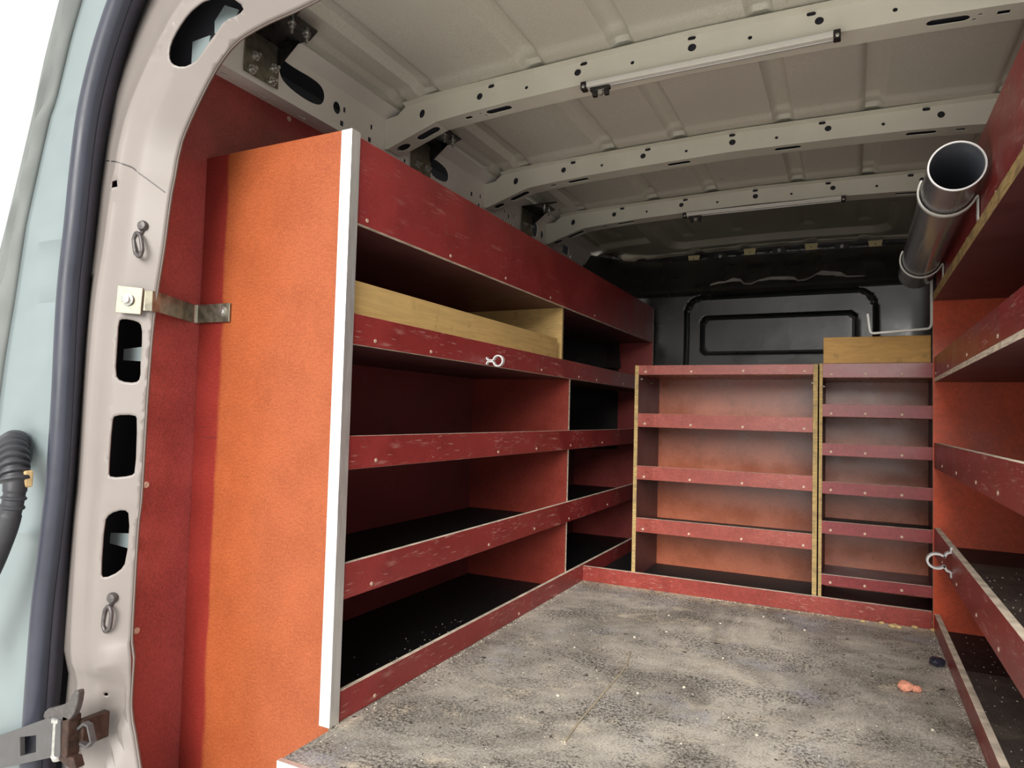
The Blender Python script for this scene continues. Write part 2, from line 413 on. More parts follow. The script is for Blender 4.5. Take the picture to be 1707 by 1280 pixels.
vs = [(x0 + (x1 - x0) * i / nx, y0 + (y1 - y0) * j / ny, 0) for j in range(ny + 1) for i in range(nx + 1)]
vs = [(x, y, roofz(x, y)) for x, y, _ in vs]
mb.add(vs, [(j * (nx + 1) + i, j * (nx + 1) + i + 1, (j + 1) * (nx + 1) + i + 1, (j + 1) * (nx + 1) + i) for j in range(ny) for i in range(nx)])
ceil_ = struct(part('ceiling', mb, M['ceiling'], smooth=True, recalc=False))

# side rail under the roof edge, with its punched holes
def railfn(u, s):
    if s < .09: return (XW - .004 + s * (.07 / .09), u, 1.688 - .008 * s / .09)
    if s < .225: return (-1.53 - .006 + .006 * (s - .09) / .135, u, 1.680 + (s - .09))
    t = (s - .225) / .055; return (-1.53 + .05 * t, u, 1.815 + .028 * t)
def rz(z): return z - 1.68 + .09
def rpoly(pts): return [(y, rz(z)) for y, z in pts]
holes = [smoothpoly(rpoly([(1.445, 1.800), (1.485, 1.788), (1.61, 1.794), (1.644, 1.778), (1.648, 1.747), (1.628, 1.721), (1.571, 1.713), (1.495, 1.720), (1.452, 1.738)]), 2),
         circle(1.706, rz(1.748), .018, .020), rect(1.743, rz(1.756), .012, .018), rect(1.735, rz(1.707), .018, .018), rect(1.887, rz(1.754), .012, .018), rect(1.881, rz(1.707), .018, .018),
         smoothpoly(rpoly([(2.262, 1.783), (2.37, 1.780), (2.410, 1.755), (2.395, 1.712), (2.262, 1.706)]), 2),
         rect(2.094, rz(1.706), .014, .016), rect(2.102, rz(1.75), .012, .02), rect(2.601, rz(1.732), .02, .02), rect(2.68, rz(1.745), .014, .018), rect(2.672, rz(1.702), .018, .014),
         rect(2.926, rz(1.746), .014, .018), rect(2.971, rz(1.733), .018, .022), rect(3.028, rz(1.747), .014, .02), rect(2.915, rz(1.699), .014, .014), rect(3.009, rz(1.698), .014, .014),
         smoothpoly(rpoly([(3.240, 1.782), (3.313, 1.783), (3.312, 1.706), (3.240, 1.706)]), 2), circle(3.375, rz(1.741), .018, .022),
         rect(3.72, rz(1.738), .09, .05), rect(3.652, rz(1.748), .014, .016), rect(3.80, rz(1.712), .014, .016), rect(4.05, rz(1.748), .02, .03), rect(4.03, rz(1.705), .02, .02),
         smoothpoly(rpoly([(4.12, 1.778), (4.42, 1.782), (4.45, 1.712), (4.12, 1.706)]), 2),
         rect(1.44, .045, .03, .012), rect(1.60, .045, .03, .012), rect(1.30, .045, .03, .012)]
mb = sheet([(1.07, 0), (4.6, 0), (4.6, .28), (1.07, .28)], holes, railfn, None, [[(1.072, .09), (4.598, .09)], [(1.072, .225), (4.598, .225)]])
tr = struct(part('trim_1', mb, M['rail'], origin=(-1.53, 1.07, 1.68), solid=.003, off=1, recalc=False))
mb = MB(); mb.prism([(-1.24, 1.815), (-1.48, 1.735), (-1.50, 1.66), (-1.46, 1.662), (-1.36, 1.725), (-1.24, 1.785)], lambda u, v, s: (u, 4.575 + .012 * s, v))
mb.lathe((-1.355, 4.573, 1.765), (0, -1, 0), [(0, .008), (.003, .007)], 12, 1)
tag(part('roof_gusset', mb, [M['roofwhite'], M['blackplastic']], bevel=.002, origin=(-1.36, 4.58, 1.66)), 'short cream metal gusset at the far roof corner above the black bulkhead', 'gusset')
mb = MB(); mb.box(.60, .665, 1.07, 4.6, 1.68, 1.815); struct(part('trim_2', mb, M['white'], origin=(.63, 1.07, 1.68)))

# bulkhead
def bulky(x, z):
    y = 4.19 + max(0, z - 1.50) * 1.15 * sstep(1.48, 1.56, z) + .02 * sstep(1.40, 1.44, z) * 0
    y -= .30 * max(0, (-1.13 - x) / .36) ** 2 if x < -1.13 else 0
    y -= .30 * max(0, (x - .27) / .36) ** 2 if x > .27 else 0
    d = rrect_d(x, z, -.912, .112, .6, 1.487, .10); y += .022 * (1 - sstep(.006, .014, abs(d)))
    if d < 0: y += .006
    if z > 1.05: y -= .30 * min(abs(z - 1.27), .25) ** 2
    d = rrect_d(x, z, -.832, .030, 1.135, 1.378, .055); y += .030 * (1 - sstep(-.022, 0, d)) + .012 * (1 - sstep(.004, .012, abs(d + .012)))
    for xc in (-.52, -.32, -.02): y += .02 * (1 - sstep(.05, .085, abs(x - xc))) * sstep(1.58, 1.60, z) * (1 - sstep(1.70, 1.73, z))
    return y
mb = MB(); nx, nz = 270, 190; X0, X1, Z0, Z1 = -1.605, .74, .55, 1.80
vs = []
for j in range(nz + 1):
    for i in range(nx + 1):
        x = X0 + (X1 - X0) * i / nx; z = Z0 + (Z1 - Z0) * j / nz; vs.append((x, bulky(x, z), z))
mb.add(vs, [(j * (nx + 1) + i, j * (nx + 1) + i + 1, (j + 1) * (nx + 1) + i + 1, (j + 1) * (nx + 1) + i) for j in range(nz) for i in range(nx)])
mb.box(-1.62, .75, 4.20, 4.21, -.3, .56); mb.box(-1.82, .95, 4.60, 4.61, 1.55, 1.96)
wb = struct(part('wall_back', mb, M['bulk'], origin=(XC, 4.2, 0), smooth=True))
def zf(x): return 1.800 + .042 * (1 - ((x + .37) / .84) ** 2)
mb = MB(); n = 60; pts = []
for i in range(n + 1):
    x = -1.235 + 1.60 * i / n; w = .006 * math.sin(i * 1.9); pts.append((x, 4.555 + w, zf(x)))
vs = [(x, y, z + .003) for x, y, z in pts] + [(x, y + .02, z - .042) for x, y, z in pts]
mb.add(vs, [(i, i + 1, n + 2 + i, n + 1 + i) for i in range(n)])
part('top_flange', mb, M['bulk'], wb, solid=.006, smooth=True)
for x in (-.945, -.592, -.230, .119):
    mb = MB(); z = zf(x); mb.prism([(x - .038, z + .012), (x + .038, z + .012), (x + .032, z - .026), (x - .032, z - .026)], lambda u, v, s: (u, 4.528 + .012 * s, v))
    mb.lathe((x, 4.528, z - .012), (0, -1, 0), [(0, .004), (.002, .004)], 8, 1)
    part('flange_tab', mb, [M['tab'], M['blackplastic']], wb, origin=(x, 4.53, z), bevel=.002)
for x in (-1.10, -.775, -.415, -.06):
    mb = MB(); z = zf(x); mb.box(x - .04, x + .04, 4.53, 4.55, z - .036, z + .002)
    mb.lathe((x, 4.53, z - .016), (0, -1, 0), [(0, .012), (.004, .012), (.006, .008)], 14, 1)
    part('flange_clamp', mb, [M['bulk'], M['bolt']], wb, origin=(x, 4.54, z), bevel=.003)
def worn(pts, th):
    mb = MB(); n = len(pts); vs = []
    for (x, z), t in zip(pts, th):
        y = bulky(x, z) - .004; vs += [(x, y - .006, z - .004), (x, y - .001, z + t)]
    mb.add(vs, [(2 * i, 2 * i + 2, 2 * i + 3, 2 * i + 1) for i in range(n - 1)]); return mb
mb = worn([(-.785, 1.576), (-.74, 1.588), (-.70, 1.592), (-.655, 1.600), (-.61, 1.596), (-.585, 1.572), (-.545, 1.568), (-.50, 1.592), (-.44, 1.596), (-.35, 1.592), (-.31, 1.586), (-.285, 1.572), (-.245, 1.574), (-.215, 1.592), (-.19, 1.612), (-.16, 1.606), (-.06, 1.594), (-.03, 1.580), (.06, 1.578)],
          [.006, .010, .006, .018, .012, .004, .004, .008, .014, .016, .014, .004, .004, .004, .006, .024, .020, .004, .002])
part('scraped_edge', mb, M['bulk_worn'], wb, solid=.002)

# ------------------------------------------------------------------ roof beams with punched holes
def ztop(x):
    x = x if x < XC else 2 * XC - x
    return lerp_poly([(-1.53, 1.812), (-1.475, 1.818), (-1.44, 1.846), (-1.33, 1.855), (-1.1, 1.861), (-.76, 1.868), (-.43, 1.874)], x)
def zbot(x):
    x = x if x < XC else 2 * XC - x
    return lerp_poly([(-1.53, 1.703), (-1.515, 1.700), (-1.31, 1.766), (-1.2, 1.775), (-1.03, 1.785), (-.8, 1.792), (-.43, 1.799)], x)
def beam(yb, label):
    t = thing('roof_beam', label, 'roof beam', (XC, yb, 1.80), 'white roof beams across the van')
    def fn(u, s):
        if s >= 0: return (u, yb, zbot(u) + (ztop(u) - zbot(u)) * s / .08)
        if s >= -.08: return (u, yb - s, zbot(u) + .004 * math.sin(-s / .08 * math.pi) * 0)
        q = (-s - .08) / .06; return (u, yb + .08 + .004 * q, zbot(u) + (ztop(u) - zbot(u)) * q)
    hs = []
    mir = lambda x: 2 * XC - x
    for x in (-1.369, -1.136, -.781): hs += [circle(x, .045, .0115, .0115), circle(mir(x), .045, .0115, .0115)]
    hs += [circle(-.424, .04, .0125)]
    for x in (-.96, -.603): hs += [circle(x, .035, .006), circle(mir(x), .035, .006)]
    for x in (-1.092, -.761): hs += [oval(x, .070, .024, .012), oval(mir(x), .070, .024, .012)]
    hs += [oval(-.425, .070, .024, .012)]
    for x in (-1.472,): hs += [circle(x, -.04, .026, .02), circle(mir(x), -.04, .026, .02)]
    for x in (-1.365,): hs += [oval(x, -.04, .09, .036), oval(mir(x), -.04, .09, .036)]
    for x in (-1.079, -.64): hs += [oval(x, -.037, .095, .03), oval(mir(x), -.037, .095, .03)]
    for x in (-1.196,): hs += [rect(x, -.036, .026, .018), rect(mir(x), -.036, .026, .018)]
    for x in (-1.147, -1.137): hs += [circle(x, -.03 - .02 * (x > -1.14), .005), circle(mir(x), -.03 - .02 * (x > -1.14), .005)]
    xs = [-1.53, -1.515, -1.475, -1.44, -1.33, -1.31, -1.2, -1.1, -1.03, -.8, -.76, XC]; xs += [mir(x) for x in xs[-2::-1]]
    out = [(x, .08) for x in xs] + [(x, -.14) for x in reversed(xs)]
    mb = sheet(out, hs, fn, None, [[(x, 0) for x in xs], [(x, -.08) for x in xs]] + [[(x, .0799), (x, 0)] for x in xs[1:-1]] + [[(x, -.0001), (x, -.08)] for x in xs[1:-1]])
    part('beam_channel', mb, M['roofwhite'], t, solid=.0025, off=-1)
    mb = MB(); n = 50; xx = [-1.50 + (mir(-1.50) + 1.50) * i / n for i in range(n + 1)]
    mb.add([(x, yb + .008, ztop(x) - .004) for x in xx] + [(x, yb + .008, zbot(x) + .012) for x in xx] + [(x, yb + .074, zbot(x) + .012) for x in xx], [(i, i + 1, n + 2 + i, n + 1 + i) for i in range(n)] + [(n + 1 + i, n + 2 + i, 2 * n + 3 + i, 2 * n + 2 + i) for i in range(n)])
    part('hole_shade_liner', mb, M['cavity'], t)  # dark liner added so the punched holes look shaded
    mb = MB(); n = 40
    xx = [-1.44 + (mir(-1.44) + 1.44) * i / n for i in range(n + 1)]
    mb.add([(x, yb + .001, ztop(x) - .001) for x in xx] + [(x, yb - .022, ztop(x) + .004) for x in xx], [(i, i + 1, n + 2 + i, n + 1 + i) for i in range(n)])
    part('weld_flange', mb, M['roofwhite'], t, solid=.003)
    return t
beam(BEAMY[0], 'cream roof beam nearest the rear doors, punched with holes, carrying the long light bar')
beam(BEAMY[1], 'middle cream roof beam, punched with holes and carrying no light bar')
beam(BEAMY[2], 'farthest cream roof beam, nearest the black bulkhead, smudged at its middle')

def light_bar(yb, x0, x1, z, label, plug):
    t = thing('light_bar', label, 'light bar', ((x0 + x1) / 2, yb - .012, z), 'light bars under the roof beams')
    mb = MB(); mb.box(x0, x1, yb - .012, yb + .010, z + .010, z + .014); mb.box(x0, x1, yb + .004, yb + .010, z - .006, z + .010); part('housing', mb, M['alu'], t, bevel=.001)
    mb = MB(); mb.box(x0 + .002, x1 - .002, yb - .013, yb + .004, z - .004, z + .010); part('diffuser', mb, M['diffuser'], t, bevel=.002)
    for x, k in ((x0 - .006, 0), (x1 + .006, 1)):
        mb = MB(); mb.box(x - .010, x + .008, yb - .015, yb + .012, z - .010, z + .014)
        b = part('end_bracket', mb, M['blackplastic'], t, origin=(x, yb, z), bevel=.002)
        mb = MB(); mb.lathe((x, yb - .015, z - .003), (0, -1, 0), [(0, .005), (.002, .005), (.003, .003)], 12); part('screw', mb, M['bolt'], b)
    if plug:
        mb = MB(); mb.box(x0 + .012, x0 + .075, yb - .006, yb + .012, z - .016, z - .006); mb.box(x0 + .02, x0 + .035, yb - .006, yb + .01, z - .034, z - .016)
        mb.box(x0 + .058, x0 + .072, yb - .006, yb + .01, z - .034, z - .016); b = part('switch', mb, M['blackplastic'], t, bevel=.002)
        mb = MB(); mb.lathe((x0 + .047, yb + .002, z - .026), (0, -1, 0), [(0, .008), (.008, .008)], 12); mb.box(x0 + .034, x0 + .062, yb - .004, yb + .008, z - .018, z - .012); part('terminal', mb, M['bolt'], b)
light_bar(1.952, -.745, -.045, 1.774, 'long slim light bar under the roof beam nearest the rear doors', True)
light_bar(3.413, -.752, -.045, 1.772, 'slim light bar under the farthest roof beam by the bulkhead', True)

# L-shaped brackets between side rail and roof
def roof_bracket(y0, y1, hx, label, bolts):
    t = thing('roof_bracket', label, 'bracket', (-1.52, (y0 + y1) / 2, 1.70), 'steel brackets along the left roof rail')
    mb = MB(); mb.box(-1.526, -1.521, y0, y1, 1.690, 1.818); part('rail_plate', mb, M['zinc'], t, bevel=.001)
    mb = MB(); mb.prism([(-1.526, y0 - .005), (hx + .06, y0 - .005), (hx, y0 + .02), (hx, y1 - .02), (hx - .05, y1 + .005), (-1.526, y1 + .005)], lambda u, v, s: (u, v, 1.814 + .006 * s))
    h = part('roof_plate', mb, M['steel_reflect_dark'], t, bevel=.001)
    mb = MB(); mb.prism([(-1.521, 1.75), (-1.521, 1.814), (-1.44, 1.814)], lambda u, v, s: (u, y1 - .008 + .005 * s, v)); part('gusset', mb, M['steel_reflect_dark'], t)
    proto = None
    for by, bz in bolts:
        if proto is None:
            mb = MB(); mb.lathe((-1.521, by, bz), (1, 0, 0), [(0, .014), (.004, .014), (.004, .009), (.012, .009), (.012, .005), (.022, .005)], 12)
            proto = part('bolt', mb, M['bolt'], t, origin=(-1.521, by, bz))
        else: copy_at(proto, t, (-1.521, by, bz))
    for q in (.3, .75):
        yy = y0 + (y1 - y0) * q; mb = MB(); mb.lathe((hx - .03, yy, 1.814), (0, 0, -1), [(0, .012), (.004, .012), (.004, .008), (.014, .008), (.014, .004), (.03, .004)], 12)
        part('stud', mb, M['bolt'], h, origin=(hx - .03, yy, 1.81))
roof_bracket(1.317, 1.442, -1.357, 'steel roof bracket nearest the rear doors, above the orange end panel', [(1.352, 1.746), (1.422, 1.743), (1.341, 1.702), (1.416, 1.701)])
roof_bracket(2.122, 2.255, -1.37, 'steel roof bracket just behind the roof beam nearest the rear doors', [(2.16, 1.712), (2.225, 1.716)])
roof_bracket(3.10, 3.232, -1.385, 'steel roof bracket just behind the middle roof beam', [(3.13, 1.73), (3.20, 1.735)])
roof_bracket(4.26, 4.46, -1.40, 'steel roof bracket farthest from the doors, by the black bulkhead corner', [(4.30, 1.74), (4.42, 1.74)])

# ------------------------------------------------------------------ screws
def mk_screw(axis):
    mb = MB(); mb.lathe((0, 0, 0), axis, [(0, .0054), (.0012, .0052), (.002, .0034), (.0014, .0014)], 10)
    me = part('screw', mb, M['screw'])
    d = me.data; bpy.data.objects.remove(me); return d
SCX = mk_screw((1, 0, 0)); SCY = mk_screw((0, -1, 0)); SCXL = mk_screw((-1, 0, 0))
def screws(parent, data, pts):
    for p in pts: link('screw', data, parent, p)

# ------------------------------------------------------------------ long left shelving unit
FM = [M['film'], M['ply']]
A = thing('shelving_unit', 'long red plywood shelving along the left wall with an orange end panel', 'shelving', (-1.35, 2.7, 0), 'plywood shelving units')
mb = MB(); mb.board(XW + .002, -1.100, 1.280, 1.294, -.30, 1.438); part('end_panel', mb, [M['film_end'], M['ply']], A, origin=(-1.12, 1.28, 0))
mb = MB(); mb.board(XW + .002, XL, 4.112, 4.128, .0, 1.425); part('far_panel', mb, [M['film_clean'], M['ply']], A)
mb = MB(); mb.box(-1.127, -1.097, 1.276, 1.280, .001, 1.437); mb.box(-1.098, -1.094, 1.276, 1.309, .001, 1.437)
e = part('corner_trim', mb, M['alu'], A, bevel=.0008); e['label'] = 'bare aluminium corner angle'
mb = MB(); mb.board(XW + .002, XW + .012, 1.294, 4.112, 0, 1.425); part('back_panel', mb, [M['film_inner'], M['ply']], A)
def lipL(name, z0, z1, ys, dz=.016):
    mb = MB(); mb.board(XL - .014, XL, 1.309, 4.112, z0, z1); o = part(name, mb, [M['film_fascia'], M['ply']] if name == 'fascia' else FM, A, origin=(XL, 2.7, z0), bevel=.0012)
    screws(o, SCX, [(XL, y, z0 + dz + random.uniform(-.003, .003)) for y in ys]); return o
lipL('fascia', 1.213, 1.428, (1.35, 1.75, 2.12, 2.52, 3.05, 3.62, 4.05))
lipL('shelf_lip', .912, .988, (1.40, 1.66, 2.45, 2.86, 3.10, 3.52)); lipL('shelf_lip', .604, .686, (1.42, 2.10, 2.42, 2.78, 3.2))
lipL('shelf_lip', .291, .377, (1.42, 2.05, 2.42, 2.78, 3.3)); lipL('shelf_lip', .001, .073, (1.45, 2.3))
for z in (1.213, .912, .604, .291):
    mb = MB(); mb.board(XW + .012, XL - .014, 1.294, 4.112, z, z + .015); part('shelf', mb, [M['film_shelf'], M['ply']], A, origin=(-1.35, 2.7, z))
for z in (.604, .291, .001):
    mb = MB(); zz = z + (.0151 if z > .1 else 0); mb.box(XW + .013, XL - .015, 1.295, 2.779, zz, zz + .005); mb.box(XW + .013, XL - .015, 2.796, 4.111, zz, zz + .005); part('shelf_mat', mb, M['mat'], A, origin=(-1.35, 2.7, z))
for z0, z1 in ((.007, .290), (.312, .603), (.625, .911)):
    mb = MB(); mb.board(XW + .012, XL - .0145, 2.780, 2.795, z0, z1); part('divider', mb, [M['film_divider'], M['ply']], A, origin=(-1.35, 2.79, z0))
# birch tray in the second bay
t = thing('plywood_tray', 'raw birch tray on the second shelf from the top of the long left unit', 'tray', (-1.2, 2, .928))
mb = MB(); mb.board(-1.124, -1.114, 1.30, 2.640, .9275, 1.074); part('front_board', mb, [M['birch'], M['ply']], t)
mb = MB(); mb.board(-1.59, -1.114, 2.690, 2.704, .9275, 1.2125); part('end_board', mb, [M['birch'], M['ply_post']], t)
mb = MB(); mb.box(-1.58, -1.125, 1.30, 2.689, .9275, .934); part('base_board', mb, M['birch'], t)

# ------------------------------------------------------------------ kick board across the bulkhead units
mb = MB(); mb.board(XL, .2665, 2.968, 2.984, .0005, .066)
tag(part('kick_board', mb, [film('rose_film_plywood', (138, 54, 46), .36, .5), M['ply']], origin=(-.41, 2.97, 0), bevel=.0012), 'low red kick board standing on the floor in front of the two bulkhead units', 'board')

mb = MB(); mb.box(XL + .001, -.879, 2.986, 4.10, .0005, .006); tag(part('rubber_mat', mb, M['mat'], origin=(-1, 3.4, 0)), 'black rubber mat on the floor in the gap left of the wide bulkhead unit', 'mat')
# ------------------------------------------------------------------ bulkhead units
def cabinet(x0, x1, tl, tr, strips, mats, shelves, back, label, fr, top, lipmat):
    yf, yb = 2.987, 3.372
    t = thing('shelving_unit', label, 'shelving', ((x0 + x1) / 2, 3.18, 0), 'plywood shelving units')
    mb = MB(); mb.board(x0, x0 + tl, yf, yb, 0.0005, top); part('side_panel', mb, [M['film_shelf'], M['ply_post']], t, origin=(x0, yf, 0), bevel=.0008)
    mb = MB(); mb.board(x1 - tr, x1, yf, yb, 0.0005, top); part('side_panel', mb, [M['film_shelf'], M['ply_post']], t, origin=(x1, yf, 0), bevel=.0008)
    mb = MB(); mb.board(x0 + tl, x1 - tr, 3.360, yb, .012, top); part('back_panel', mb, [back, M['ply']], t)
    a, b = x0 + tl, x1 - tr
    for k, (z0, z1) in enumerate(strips):
        mb = MB(); mb.board(a, b, yf - .001, yf + .011, z0, z1); o = part('shelf_lip', mb, [lipmat, M['ply']], t, origin=((a + b) / 2, yf, z0), bevel=.001)
        screws(o, SCY, [(a + (b - a) * q, yf - .001, z0 + .014 + random.uniform(-.002, .002)) for q in fr])
    for k, z in enumerate(shelves):
        mb = MB(); mb.board(a, b, yf + (.011 if z > .05 else 0), 3.360, z, z + .010); part('shelf', mb, [M['film_back'] if z > .9 else M['film_shelf'], M['ply']], t, origin=((a + b) / 2, 3.18, z))
        if z in mats: mb = MB(); mb.box(a + .001, b - .001, yf + .013, 3.359, z + .0101, z + .018); part('shelf_mat', mb, M['mat'], t, origin=((a + b) / 2, 3.18, z))
    return t
M['lip_rose'] = film('faded_rose_film_plywood', (148, 70, 60), .30, .4)
M['lip_wine'] = film('wine_film_plywood', (136, 54, 56), .28, .4)
CL = cabinet(-.877, -.1235, .017, .0175, [(.943, .984), (.709, .769), (.475, .535), (.243, .305)], (.243, .018), (.943, .709, .475, .243, .018), M['film_back'],
        'wide low shelving unit of four lips against the black bulkhead', (.045, .325, .625, .955), .985, M['lip_rose'])
CR = cabinet(-.1185, .300, .0125, .012, [(.930, .986), (.774, .824), (.620, .668), (.469, .516), (.312, .361), (.111, .153)], (.312,), (.930, .774, .620, .469, .312, .111, .018), M['film_back'],
        'narrow shelving unit of six lips between the wide bulkhead unit and the right shelving', (.08, .385, .70), .987, M['lip_wine'])
for parent, x, sgn, y, z in ((CL, -.860, 1, 3.03, .925), (CL, -.860, 1, 3.20, .915), (CL, -.141, -1, 3.0, .908), (CR, -.106, 1, 3.02, .895)):
    mb = MB(); mb.lathe((x, y, z), (sgn, 0, 0), [(0, .006), (.003, .006), (.003, .0035), (.008, .0035)], 10)
    part('fixing_bolt', mb, M['zinc'], parent, origin=(x, y, z))
mb = MB(); mb.board(-.1045, .2660, 3.002, 3.016, .9875, 1.092)
tag(part('plywood_board', mb, [M['birch_warm'], M['ply_post']], origin=(.08, 3.01, .9875), bevel=.001), 'upright honey-coloured plywood offcut on top of the narrow bulkhead unit', 'board')
mb = MB(); mb.tube([(.195, 3.05, .1245), (.238, 3.048, .1245)], .0035, 10); mb.lathe((.238, 3.048, .1245), (1, 0, 0), [(0, .0062), (.004, .0062)], 6)
tag(part('bolt', mb, M['bolt'], origin=(.22, 3.05, .1212)), 'loose silver bolt lying on the lowest shelf of the narrow bulkhead unit', 'bolt')

# ------------------------------------------------------------------ right shelving unit
R = thing('shelving_unit', 'deep red plywood shelving along the right wall carrying the grey pipe', 'shelving', (.5, 2, 0), 'plywood shelving units')
RY0 = 1.285
mb = MB(); mb.board(.268, XWR - .002, 2.953, 2.968, .001, 1.214); part('end_panel', mb, [M['film_orange'], M['ply']], R, origin=(.27, 2.96, 0))
mb = MB(); mb.board(.279, .293, RY0, 2.953, 1.2485, 1.462); o = part('fascia', mb, FM, R, origin=(.28, 2, 1.25))
screws(o, SCXL, [(.279, y, 1.262) for y in (1.5, 1.78, 2.2, 2.62)])
mb = MB(); mb.box(.270, XWR - .002, RY0, 2.962, 1.214, 1.248, [0, 0, 1, 1, 1, 1]); part('top_shelf', mb, [M['film_shelf'], M['ply_post']], R, origin=(.28, 2, 1.21))
mb = MB(); mb.board(.272, .286, RY0, 2.953, .926, 1.004); o = part('shelf_lip', mb, FM, R, origin=(.28, 2, .926), bevel=.001); screws(o, SCXL, [(.272, y, .94) for y in (1.42, 1.72, 2.15, 2.55, 2.9)])
mb = MB(); mb.box(.272, XWR - .002, RY0, 2.953, .911, .9255, [0, 0, 1, 1, 1, 1]); part('shelf', mb, [M['film_shelf'], M['ply']], R, origin=(.5, 2, .911))
for z0, z1 in ((.594, .687), (.275, .376), (.001, .063)):
    mb = MB(); mb.board(.271, .2895, RY0, 2.953, z0, z1); o = part('shelf_lip', mb, FM, R, origin=(.28, 2, z0), bevel=.0014)
    if z0 > .1: screws(o, SCXL, [(.271, y, z0 + .02) for y in (1.4, 1.72, 2.0, 2.35, 2.7)])
for z in (.594, .290):
    mb = MB(); mb.board(.2896, XWR - .002, RY0, 2.953, z, z + .015); part('shelf', mb, [M['film_shelf'], M['ply']], R, origin=(.5, 2, z))
for z in (.001, .3051, .6091):
    mb = MB(); mb.box(.291, XWR - .003, RY0, 2.952, z, z + .006); part('shelf_mat', mb, M['mat_plain'], R, origin=(.5, 2, z))
    mb = MB(); mb.box(.292, XWR - .004, RY0, 2.62 if z > .1 else 2.5, z + .006, z + .010); part('mesh_mat', mb, M['mat_grid'], R, origin=(.5, 2, z + .006))

# pipe in its hooks, hook with nothing in it
pA, pB, pr = Vector((.211, 1.81, 1.342)), Vector((.211, 2.925, 1.317)), .0585
ax = (pB - pA); L = ax.length; ax.normalize()
t = thing('pipe', 'shiny grey pipe cradled in two hooks on the right shelving', 'pipe', pA)
n = 48; u = Vector((1, 0, 0)); w = ax.cross(u) * -1
def ring(d, r): return [pA + ax * d + (u * math.cos(2 * math.pi * k / n) + w * math.sin(2 * math.pi * k / n)) * r for k in range(n)]
def rings(lst):
    mb = MB(); vs = [p for d, r in lst for p in ring(d, r)]
    mb.add(vs, [(i * n + k, i * n + (k + 1) % n, (i + 1) * n + (k + 1) % n, (i + 1) * n + k) for i in range(len(lst) - 1) for k in range(n)]); return mb
part('pipe_wall', rings([(.003, pr), (L, pr), (L + .004, pr - .006)]), M['tube'], t, smooth=True, recalc=False)
part('pipe_bore', rings([(.003, pr - .0045), (L, pr - .0045), (L + .002, .001)]), M['tube_in'], t, smooth=True)
part('pipe_rim', rings([(.003, pr), (0, pr - .0006), (0, pr - .004), (.003, pr - .0045)]), M['tube_rim'], t, smooth=True)
def pipe_hook(y, label):
    q = (y - pA.y) / ax.y; c = pA + ax * q; Rr = pr + .0055
    t = thing('pipe_hook', label, 'hook', (.27, y, c.z - .06), 'pale steel hooks holding the pipe')
    P = [(c.x + Rr * math.cos(math.radians(a)), y, c.z + Rr * math.sin(math.radians(a))) for a in range(150, 336, 6)]
    x, _, z = P[-1]
    P += [(x + .004, y, z + .008), (.2735, y, z + .012), (.2745, y, z + .006), (.2745, y, z - .05)]
    mb = MB()
    P2 = [(p[0], p[2]) for p in P]; mb.ribbon(P2, 1, y - .007, y + .007, .005); part('strap', mb, M['hook'], t, bevel=.001)
    mb = MB(); mb.lathe((.277, y, z - .035), (-1, 0, 0), [(0, .006), (.006, .006), (.007, .004)], 10); part('screw', mb, M['bolt'], t)
pipe_hook(1.985, 'pale bent steel hook under the near, open end of the grey pipe')
pipe_hook(2.705, 'pale bent steel hook under the far end of the grey pipe by the bulkhead')
mb = MB(); P = [(.2637, 1.300), (.2637, 1.130), (.261, 1.120), (.256, 1.113), (.248, 1.111), (.075, 1.0995), (.067, 1.100), (.061, 1.106), (.059, 1.114), (.052, 1.176)]
mb.ribbon(P, 1, 2.955, 2.967, .0085)
tag(part('pipe_hook', mb, M['hook'], origin=(.26, 2.96, 1.2), bevel=.001), 'large empty J-shaped white hook hanging at the end of the right shelving above the offcut', 'hook')
# spring clips for tools
def clip(c, nrm, k, label, yflip=1):
    # open round spring clip: ring standing off the lip, two legs with feet
    c = Vector(c); t = thing('tool_clip', label, 'clip', c, 'grey spring tool clips')
    N = Vector((nrm, 0, 0)); B = Vector((0, 0, 1)) if k == 'v' else Vector((0, 1, 0))
    r = .022 if k == 'v' else .020; P = []
    foot = [(.000, .046), (.001, .030), (.012, .026), (.020, .012)] if k == 'v' else [(.000, .018), (.004, .006), (.020, .005), (.045, .006)]
    P += foot
    cx = foot[-1][0] + r * .8
    a0 = math.degrees(math.atan2(foot[-1][1], foot[-1][0] - cx))
    for i in range(21): a = math.radians(a0 - (2 * a0) * i / 20); P.append((cx + (r * 1.15) * math.cos(a), r * math.sin(a)))
    P += [(d, -b) for d, b in reversed(foot)]
    if k == 'v': pts = [(c + N * d)[:1] + ((c.y), (c + B * b).z) for d, b in P]; P2 = [(p[0], p[2]) for p in pts]; mb = MB(); mb.ribbon(P2, 1, c.y - .012, c.y + .012, .006)
    else: P2 = [((c + N * d).x, (c + B * b * yflip).y) for d, b in P]; mb = MB(); mb.ribbon(P2, 2, c.z - .008, c.z + .008, .006)
    part('clip_spring', mb, M['white_clip'], t, bevel=.001)
    return t
clip((.271, 2.47, .337), -1, 'v', 'grey spring clip on the low lip of the right shelving, beside the end panel')
# the same kind of clip on the left lip, its legs pressed together
t = thing('tool_clip', 'small white keyhole-shaped spring clip on the second lip of the left shelving', 'clip', (XL, 2.0, .927), 'grey spring tool clips')
P = [(XL + .001, .938), (XL + .004, .929), (XL + .024, .9285)]
for i in range(25): a = math.radians(166 - 332 * i / 24); P.append((XL + .044 + .0175 * math.cos(a), .926 + .0175 * math.sin(a)))
P += [(XL + .024, .9235), (XL + .004, .923), (XL + .001, .914)]
mb = MB(); mb.ribbon(P, 1, 1.992, 2.006, .0048); part('clip_spring', mb, M['white_clip'], t, bevel=.0008)

